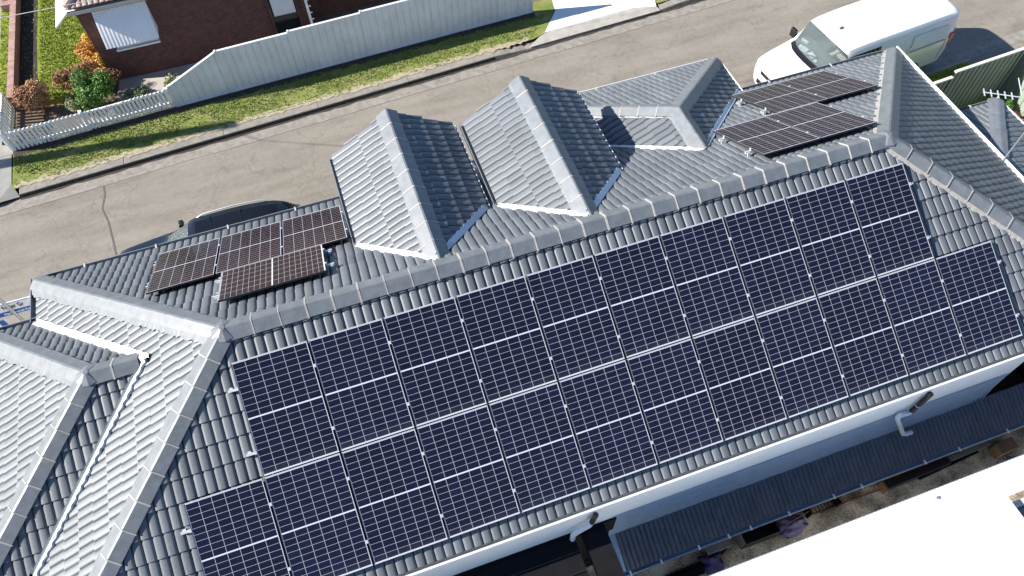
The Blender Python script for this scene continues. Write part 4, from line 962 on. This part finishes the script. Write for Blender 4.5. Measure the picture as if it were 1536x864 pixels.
# roof
rp = R(24); cr, sr = math.cos(rp), math.sin(rp)
org = Vector((-3.32-.14, 13.38, 2.66)); p_ = [[org, org+Vector((6.5, 0, 0)), org+Vector((6.5, 3.6, 3.6*math.tan(rp))), org+Vector((3.6, 3.6, 3.6*math.tan(rp)))]]
o = tile_mesh('roof', p_, org, (1, 0, 0), (0, cr, sr), bh, mat=M['terracotta'], roll=.15, hgt=.05); o.matrix_parent_inverse = Matrix.Translation((3.32, -13.5, 0))
p2 = [[org, org+Vector((3.6, 3.6, 3.6*math.tan(rp))), org+Vector((0, 7.2, 0))]]
o = tile_mesh('roof', p2, org, (0, 1, 0), (cr, 0, sr), bh, mat=M['terracotta'], roll=.15, hgt=.05); o.matrix_parent_inverse = Matrix.Translation((3.32, -13.5, 0))
g = MB(); g.tube([(-.10, -.08, 2.72), (1.7, 1.72, 2.72+1.8*math.tan(rp))], .10, 8); g.build('hip_capping', M['terracotta'], bh)
o = eave_gutter('gutter', [(-.14, -.12, 2.63), (6.36, -.12, 2.63)], [(0, -1, 0)], bh, w=.09, hh=.09, mat=M['galv'])
g = MB(); g.poly([(-.14, -.12, 2.56), (6.36, -.12, 2.56), (6.36, .05, 2.56), (-.14, .05, 2.56)]); g.build('soffit', M['white_paint'], bh, fix=False)
# curved awning over the front window
def awning(parent, x0, x1, y0, z0, drop, proj, name='awning'):
    g = MB(); n = 10; m = int((x1-x0)/.09); prof = []
    for k in range(n+1):
        a = k/n; prof.append((-proj*a, -drop*(.86*a+.14*a**3)))
    for i in range(m*2):
        xa, xb = x0+(x1-x0)*i/(m*2), x0+(x1-x0)*(i+1)/(m*2); da, db = (.0, .010) if i % 2 == 0 else (.010, .0)
        for (p, q), (r_, s_) in zip(prof, prof[1:]): g.poly([(xa, y0+p, z0+q+da), (xb, y0+p, z0+q+db), (xb, y0+r_, z0+s_+db), (xa, y0+r_, z0+s_+da)])
    o = g.build(name, M['white_paint'], parent, smooth=True, ang=60, fix=False)
    for x in (x0, x1):
        s = MB(); s.poly([(x, y0, z0)]+[(x, y0+p, z0+q) for p, q in prof]+[(x, y0, z0-drop)]); s.build('awning_cheek', M['white_paint'], o, fix=False)
    return o
awning(bh, .40, 1.82, -.01, 2.40, .84, .52)
g = MB(); g.box((1.12, .0, 1.55), (1.10, .08, .80)); w = g.build('window', M['dark_glass'], bh)
g = MB(); g.box((1.12, -.06, 1.16), (1.20, .14, .05)); g.box((1.12, -.02, 1.22), (1.14, .07, .06)); g.build('window_sill', M['white_paint'], w)
# awning on the side wall
g = MB(); g.hexa([(-.02, .05, 2.60), (-.66, .12, 2.06), (-.66, 1.6, 2.06), (-.02, 1.6, 2.60), (-.02, .05, 2.64), (-.68, .12, 2.10), (-.68, 1.6, 2.10), (-.02, 1.6, 2.64)]); g.build('awning', M['white_paint'], bh)
# deep set window with a blind
g = MB(); g.box((5.32, -.004, 1.05), (.72, .02, 1.6)); w = g.build('window', M['dark_glass'], bh)
g = MB(); g.box((5.33, -.02, 1.50), (.64, .02, .86)); g.build('window_blind', M['white_fence'], w)
g = MB(); g.box((4.92, -.05, 1.2), (.05, .12, 2.1)); g.box((5.72, -.05, 1.2), (.05, .12, 2.1)); g.build('window_reveal', M['brick'], w, planar_uv=True)
g = MB(); g.tube([(6.0, -.24, 2.6), (6.0, -.2, .1)], .04, 8); 
for k in range(9): g.box((6.06, -.2, .4+k*.22), (.09, .03, .03))
g.build('downpipe', M['white_paint'], bh)
g = MB(); g.box((7.9, .87, 1.5), (1.3, .06, 1.0)); w = g.build('window', M['dark_glass'], bh); g = MB(); g.box((7.45, .83, 1.5), (.08, .08, 1.1)); g.box((8.4, .83, 1.5), (.08, .08, 1.1)); g.box((7.9, .83, 1.0), (1.4, .1, .08)); g.build('window_frame', M['white_paint'], w)

# ------------------------------------------------------------------ plants
def bush(name, label, loc, rad, n, mat, leaf=.05, seed=1, lumps=9, cat='shrub', group=None, up=.25):
    r = np.random.default_rng(seed); t = thing(name, label, cat, loc, 0, group)
    V = []; F = []; A = []
    cs = [(Vector((r.normal(0, .38)*rad[0], r.normal(0, .38)*rad[1], rad[2]*(.55+.75*r.random()))), .34+.30*r.random()) for _ in range(lumps)]
    for k in range(n):
        c, s = cs[r.integers(lumps)]; d = Vector(r.normal(0, 1, 3)).normalized()
        if d.z < -.5: d.z = -d.z
        q = c+Vector((d.x*rad[0]*s, d.y*rad[1]*s, d.z*rad[2]*s))*(.72+.36*r.random())
        if q.z < .02: continue
        nn = (d+Vector(r.normal(0, .6, 3))+Vector((0, 0, up))).normalized(); a = nn.orthogonal().normalized(); a = Matrix.Rotation(r.random()*6.28, 3, nn) @ a; b = nn.cross(a)
        l = leaf*(.6+.8*r.random()); w = l*.5; i = len(V)
        V += [tuple(q-a*l), tuple(q+b*w+nn*l*.15), tuple(q+a*l), tuple(q-b*w+nn*l*.15)]; F.append((i, i+1, i+2, i+3)); A.append(float(np.clip(.5*r.random()+.5*((hash((int(c.x*99), int(c.z*99))) % 100)/100), 0, 1)))
    me = bpy.data.meshes.new('foliage'); me.from_pydata(V, [], F); at = me.attributes.new('rnd', 'FLOAT', 'FACE'); at.data.foreach_set('value', A); me.materials.append(mat)
    o = bpy.data.objects.new('foliage', me); COL.objects.link(o); o.parent = t
    g = MB()
    for c, s in cs: g.tube([(0, 0, -.02), tuple(c*.5+Vector((0, 0, .02))), tuple(c)], .018, 5, .006)
    g.build('stem', M['twig'], t); return t
bush('orange_shrub', 'orange and yellow leaved shrub beside the left corner of the brick house', (-3.72, 14.35, .2), (.36, .55, .42), 5200, M['lf_orange'], .034, 3, 12)
bush('brown_shrub', 'low brownish pink hedge shrub behind the dark green bush', (-3.95, 13.42, .1), (.80, .34, .48), 6200, M['lf_brown'], .032, 4, 16)
bush('green_shrub', 'dense dark green bush in front of the brick house corner', (-3.72, 12.62, .1), (.56, .48, .58), 8500, M['lf_green'], .032, 5, 16)
bush('pale_shrub', 'pale variegated plant left of the dark green bush', (-4.40, 12.55, .1), (.22, .38, .30), 1000, M['lf_pale'], .034, 6)
bush('brown_shrub', 'round reddish brown bush by the picket fence corner', (-5.28, 12.98, .1), (.54, .44, .58), 7000, M['lf_brown'], .034, 7, 16)
bush('grey_shrub', 'small grey green plant on the pale garden path', (-2.60, 12.33, .1), (.36, .24, .26), 1600, M['lf_grey'], .034, 8, 12)
bush('yellow_shrub', 'small yellow green plant where picket and metal fences meet', (-1.62, 12.42, .1), (.30, .22, .26), 500, M['lf_pale'], .05, 9)
bush('yard_plant', 'bright green spiky plant between green fence and house gutter', (18.55, 3.55, .02), (.30, .25, .30), 520, M['blade_lawn'], .09, 10, 6, 'plant', None, .8)
bush('yard_plant', 'green leafy plant in the corner of the side yard', (20.15, 3.6, .02), (.22, .18, .26), 600, M['lf_green'], .05, 11, 6, 'plant')
bush('yard_plant', 'reddish plant on the ochre paving by the annex', (20.22, 3.2, .02), (.13, .20, .18), 260, M['lf_red'], .04, 12, 6, 'plant')

# ------------------------------------------------------------------ aerial
t = thing('tv_aerial', 'silver television aerial on a thin mast at the gutter of the right hip', 'aerial', (15.32, .11, 3.36))
g = MB(); g.tube([(0, 0, -.05), (0, 0, 1.75)], .016, 8); g.build('mast', M['galv'], t)
tipv = Vector((14.33-15.32, .74-.11, 1.66)); bdir = Vector((tipv.x, tipv.y, 0)).normalized(); ed = Vector((-bdir.y, bdir.x, 0))
g = MB(); g.tube([(tipv.x, tipv.y, 1.66), tuple(-bdir*.25+Vector((0, 0, 1.66)))], .011, 8); g.build('boom', M['alu'], t)
for k in range(5):
    q = tipv-bdir*(.02+.125*k); g = MB(); g.box(q, (.20, .020, .010), math.atan2(ed.y, ed.x)); g.build('element', M['alu'], t)
q = tipv-bdir*.70; g = MB(); g.tube([q-ed*.06, q-ed*.55 if (q-ed).y > q.y else q+ed*.55], .010, 6); g.build('dipole', M['alu'], t)
g = MB(); g.box(tipv-bdir*.92, (.10, .06, .08)); g.build('junction_box', M['black'], t)

# ------------------------------------------------------------------ street sign, power pole, service wire
sp = thing('street_sign', 'blue and white street name sign on a grey pole beyond the left eave', 'sign', (-4.93, 4.33, 0))
g = MB(); g.tube([(0, 0, 0), (0, 0, 2.75)], .034, 12); g.build('pole', M['galv'], sp, smooth=True)
def text_obj(txt, size, loc, parent, mat, rot, sx=1):
    cu = bpy.data.curves.new('lettering', 'FONT'); cu.body = txt; cu.size = size; cu.extrude = .002; cu.space_character = 1.02; cu.align_x = 'RIGHT'; cu.offset = .002
    o = bpy.data.objects.new('lettering', cu); COL.objects.link(o); bpy.context.view_layer.update()
    me = bpy.data.meshes.new_from_object(o.evaluated_get(bpy.context.evaluated_depsgraph_get())); bpy.data.objects.remove(o)
    m = bpy.data.objects.new('lettering', me); COL.objects.link(m); me.materials.clear(); me.materials.append(mat); m.parent = parent; m.location = loc; m.rotation_euler = rot; m.scale = (sx, 1, 1); return m
g = MB(); g.box((-.17, .07, 2.14), (1.32, .02, .39)); bl = g.build('sign_blade', M['sign_white'], sp)
g = MB(); g.box((-.17, .056, 2.012), (1.312, .008, .125)); g.build('sign_band', M['sign_blue'], bl)
g = MB(); g.box((-.20, .056, 2.327), (1.20, .008, .016)); g.build('sign_border', M['sign_blue'], bl)
text_obj('Fraser Gr', .165, (.26, .052, 2.15), bl, M['sign_ink'], (R(90), 0, 0), .62)
text_obj('Marlborough Road', .095, (.36, .050, 1.98), bl, M['sign_white'], (R(90), 0, 0), .78)
g = MB(); g.box((-.62, .02, 1.60), (.66, .02, .6)); b2 = g.build('sign_blade', M['sign_white'], sp); g = MB(); g.box((-.35, .006, 1.60), (.12, .006, .596)); g.build('sign_band', M['sign_blue'], b2)

pp = thing('power_pole', 'timber power pole left of the frame whose shadow crosses the verge', 'pole', (-12.0, 11.72, 0))
g = MB(); g.tube([(0, 0, 0), (0, 1.5, 8.0)], .21, 14, .15); g.build('pole', M['pole_wood'], pp, smooth=True)
g = MB(); g.box((0, 1.1, 6.2), (.3, .4, .5)); g.build('pole_box', M['galv'], pp)
wv = MB(); wv.tube([(-12.0, 13.1, 7.7), (-9, 11.9, 6.3), (-6.2, 10.9, 5.35), (-3.71, 9.87+.0, 5.0), (-1.8, 9.72, 5.05), (.5, 9.6, 5.4), (4.5, 9.5, 6.8)], .010, 6)
o = wv.build('service_wire', M['galv'], None, smooth=True); tag(o, 'thin overhead service wire crossing the top left corner', 'wire')

# ------------------------------------------------------------------ bottom: pergola roof, white shed roof, clutter
pg = thing('pergola_roof', 'black sheet pergola roof in the shade below the white downpipe elbow', 'pergola', (2.2, -4.6, 0))
for k in range(3):
    g = MB(); g.box((.02, .67-.31*k, 2.46-.014*k), (4.04, .30, .03)); g.build('roof_sheet', M['dark'], pg)
    g = MB(); g.box((.02, .515-.31*k, 2.482-.014*k), (4.04, .022, .03)); g.build('sheet_rib', M['black'], pg)
for px in (-1.8, 1.6):
    g = MB(); g.box((px, .0, 1.2), (.09, .09, 2.4)); g.build('post', M['dark'], pg)
bx = thing('box_gutter', 'dark boxed beam between the pergola roof and the lower tiled roof', 'beam', (4.55, -4.6, 0))
g = MB(); g.box((.04, .03, 2.29), (.38, 1.55, .26)); g.build('beam_body', M['dark'], bx, bevel=.01); g = MB(); g.box((.04, .03, 2.43), (.41, 1.57, .015)); g.build('beam_cap', M['dark'], bx); g = MB(); g.box((0, -.6, 1.08), (.1, .1, 2.16)); g.build('post', M['dark'], bx)

def corrugated(x0, x1, y0, y1, z, pitchdeg, wave=.076, amp=.0035, along='y', hi=None):
    g = MB(); n = int((x1-x0)/wave*4); xs = np.linspace(x0, x1, n+1); tp = math.tan(R(pitchdeg))
    for i in range(n):
        a, b = xs[i], xs[i+1]; da, db = amp*math.sin(2*math.pi*a/wave), amp*math.sin(2*math.pi*b/wave)
        g.poly([(a, y0, z+da), (b, y0, z+db), (b, y1, z+db+tp*(y0-y1)*-1), (a, y1, z+da+tp*(y0-y1)*-1)])
    return g
M['roof_white'] = plain('white_roof_sheet', (.88, .88, .87), .5, var=.02)
wr = thing('white_roof', 'bright white metal roof filling the bottom right corner', 'roof', (9, -7, 0))
def loc(g, o): 
    g.v = [(a-o.location.x, b-o.location.y, c-o.location.z) for a, b, c in g.v]; return g
g = corrugated(11.28, 13.9, -5.155, -5.66, 2.6, -2.0); loc(g, wr).build('roof_sheet', M['roof_white'], wr, smooth=True, ang=80, fix=False)
g = corrugated(5.0, 11.28, -5.155, -11, 2.6, -2.0); loc(g, wr).build('roof_sheet', M['roof_white'], wr, smooth=True, ang=80, fix=False)
g = MB(); g.box((9.45, -5.150, 2.555), (8.9, .012, .10)); loc(g, wr).build('fascia', M['galv'], wr)
g = MB(); g.box((8.3, -8.2, 1.2), (5.6, 5.4, 2.4)); loc(g, wr).build('wall', M['white_wall'], wr)
g = MB(); g.box((10.16, -5.29, 2.635), (.05, .035, .03), .4); loc(g, wr).build('roof_bolt', M['galv'], wr)
for k in range(0):
    g = MB(); g.box((11.12-.012*k, -5.40-.055*k, 2.612), (.012, .012, .010)); loc(g, wr).build('roof_screw', M['galv'], wr)
sh = thing('grey_shed', 'grey corrugated shed roof with cream gutter at the right edge below the white roof', 'shed', (13, -7.5, 0))
g = MB()
ys = np.linspace(-5.84, -9, 170)
for a, b in zip(ys, ys[1:]): g.poly([(11.1, a, 2.3+.01*math.sin(a*70)), (15, a, 2.3+.01*math.sin(a*70)), (15, b, 2.3+.01*math.sin(b*70)), (11.1, b, 2.3+.01*math.sin(b*70))])
loc(g, sh).build('roof_sheet', M['shed'], sh, fix=False)
g = MB(); g.box((13, -5.80, 2.36), (3.8, .10, .09)); loc(g, sh).build('gutter', M['cream'], sh, bevel=.01)
g = MB(); g.box((13, -7.4, 1.1), (3.6, 3.0, 2.2)); loc(g, sh).build('wall', M['white_wall'], sh)

def simple(name, label, cat, parts):
    t = thing(name, label, cat, parts[0][1]); o = Vector(parts[0][1])
    for (pn, c, size, rz, mat) in parts:
        g = MB(); g.box(Vector(c)-o, size, rz); g.build(pn, mat, t, bevel=.008)
    return t
# crumpled tarpaulin
def lump(name, label, cat, loc, rad, mat, seed):
    r = np.random.default_rng(seed); bm = bmesh.new(); bmesh.ops.create_icosphere(bm, subdivisions=3, radius=1)
    ph = r.random(6)*6
    for v in bm.verts:
        k = 1+.16*math.sin(v.co.x*4+ph[0])*math.sin(v.co.y*5+ph[1])+.10*math.sin(v.co.y*9+ph[2]+v.co.z*4)+r.normal(0, .02)
        v.co = Vector((v.co.x*rad[0]*k, v.co.y*rad[1]*k, max(-.0, v.co.z)*rad[2]*k))
    me = bpy.data.meshes.new(name); bm.to_mesh(me); bm.free(); me.materials.append(mat); o = bpy.data.objects.new(name, me); COL.objects.link(o); o.location = loc; return tag(o, label, cat)
lump('tarpaulin', 'crumpled purple tarpaulin heap on the mulch beside the dark bin', 'tarpaulin', (8.72, -4.52, .0), (.34, .20, .22), M['tarp'], 3)
lump('rubbish_bag', 'dark blue rubbish bag on the mulch below the lower gutter', 'bag', (6.93, -4.62, .0), (.22, .20, .26), M['bluebag'], 5)
simple('storage_crate', 'open black crate standing on the mulch under the lower gutter', 'crate', [('crate_floor', (7.95, -4.42, .02), (.74, .34, .03), 0, M['black']), ('crate_side', (7.95, -4.245, .22), (.74, .02, .4), 0, M['black']), ('crate_side', (7.95, -4.595, .22), (.74, .02, .4), 0, M['black']), ('crate_end', (7.575, -4.42, .22), (.02, .34, .4), 0, M['greywood']), ('crate_end', (8.325, -4.42, .22), (.02, .34, .4), 0, M['black'])])
simple('side_table', 'grey topped table half under the lower gutter at the left', 'table', [('tabletop', (7.0, -4.42, .62), (.5, .30, .04), 0, M['greywood']), ('leg', (6.8, -4.30, .3), (.04, .04, .6), 0, M['black']), ('leg', (7.2, -4.30, .3), (.04, .04, .6), 0, M['black']), ('leg', (6.8, -4.54, .3), (.04, .04, .6), 0, M['black']), ('leg', (7.2, -4.54, .3), (.04, .04, .6), 0, M['black'])])
simple('plank_stack', 'dark stack of boards on the mulch against the brick base', 'boards', [('board', (6.3, -4.62, .05), (.9, .14, .05), .03, M['dark']), ('board', (6.25, -4.70, .10), (.9, .14, .05), -.02, M['dark'])])
t = thing('hand_rake', 'thin rake leaning over the purple tarpaulin, its fan end to the right', 'rake', (9.05, -4.43, .25)); g = MB(); g.tube([(-.5, -.08, .02), (.2, .03, .0)], .009, 6); g.build('handle', M['greywood'], t)
for k in range(5):
    g = MB(); g.tube([(.2, .03, 0), (.36, -.02+.028*k, -.0)], .004, 4); g.build('tine', M['galv'], t)
simple('timber_plank', 'grey plank lying under the lower gutter near the brown crate', 'plank', [('board', (12.9, -4.42, .16), (1.1, .10, .04), .03, M['greywood'])])
simple('timber_plank', 'long dark plank propped beside the grey plank under the lower gutter', 'plank', [('board', (12.4, -4.50, .06), (1.5, .08, .05), .06, M['dark'])])
simple('wooden_crate', 'brown wooden crate on the mulch at the far right end of the strip', 'crate', [('crate_body', (13.62, -4.60, .14), (.42, .22, .26), .05, M['wood']), ('crate_lid', (13.62, -4.60, .29), (.44, .24, .03), .05, M['wood'])])
simple('planter_trough', 'long black trough under the lower gutter left of the planks', 'trough', [('trough_body', (11.6, -4.46, .14), (1.5, .16, .26), .02, M['black']), ('trough_end', (10.83, -4.48, .12), (.05, .2, .24), .02, M['wood'])])
o = MB(); o.tube([(9.4, -4.50, .03), (10.2, -4.47, .03), (10.9, -4.49, .03)], .012, 6); tag(o.build('garden_hose', plain('red_hose', (.22, .03, .02), .5), None, smooth=True), 'dark red hose along the foot of the lower wall', 'hose')
t = thing('wire_rack', 'dark wire rack on the mulch beside the rake', 'rack', (9.45, -4.42, 0))
for k in range(9):
    g = MB(); g.box((-.3+.075*k, 0, .30), (.012, .16, .012)); g.build('rack_bar', M['dark'], t)
g = MB(); g.box((0, .08, .3), (.7, .014, .014)); g.box((0, -.08, .3), (.7, .014, .014)); 
for sx in (-.33, .33): g.box((sx, 0, .15), (.02, .16, .3))
g.build('rack_frame', M['dark'], t)
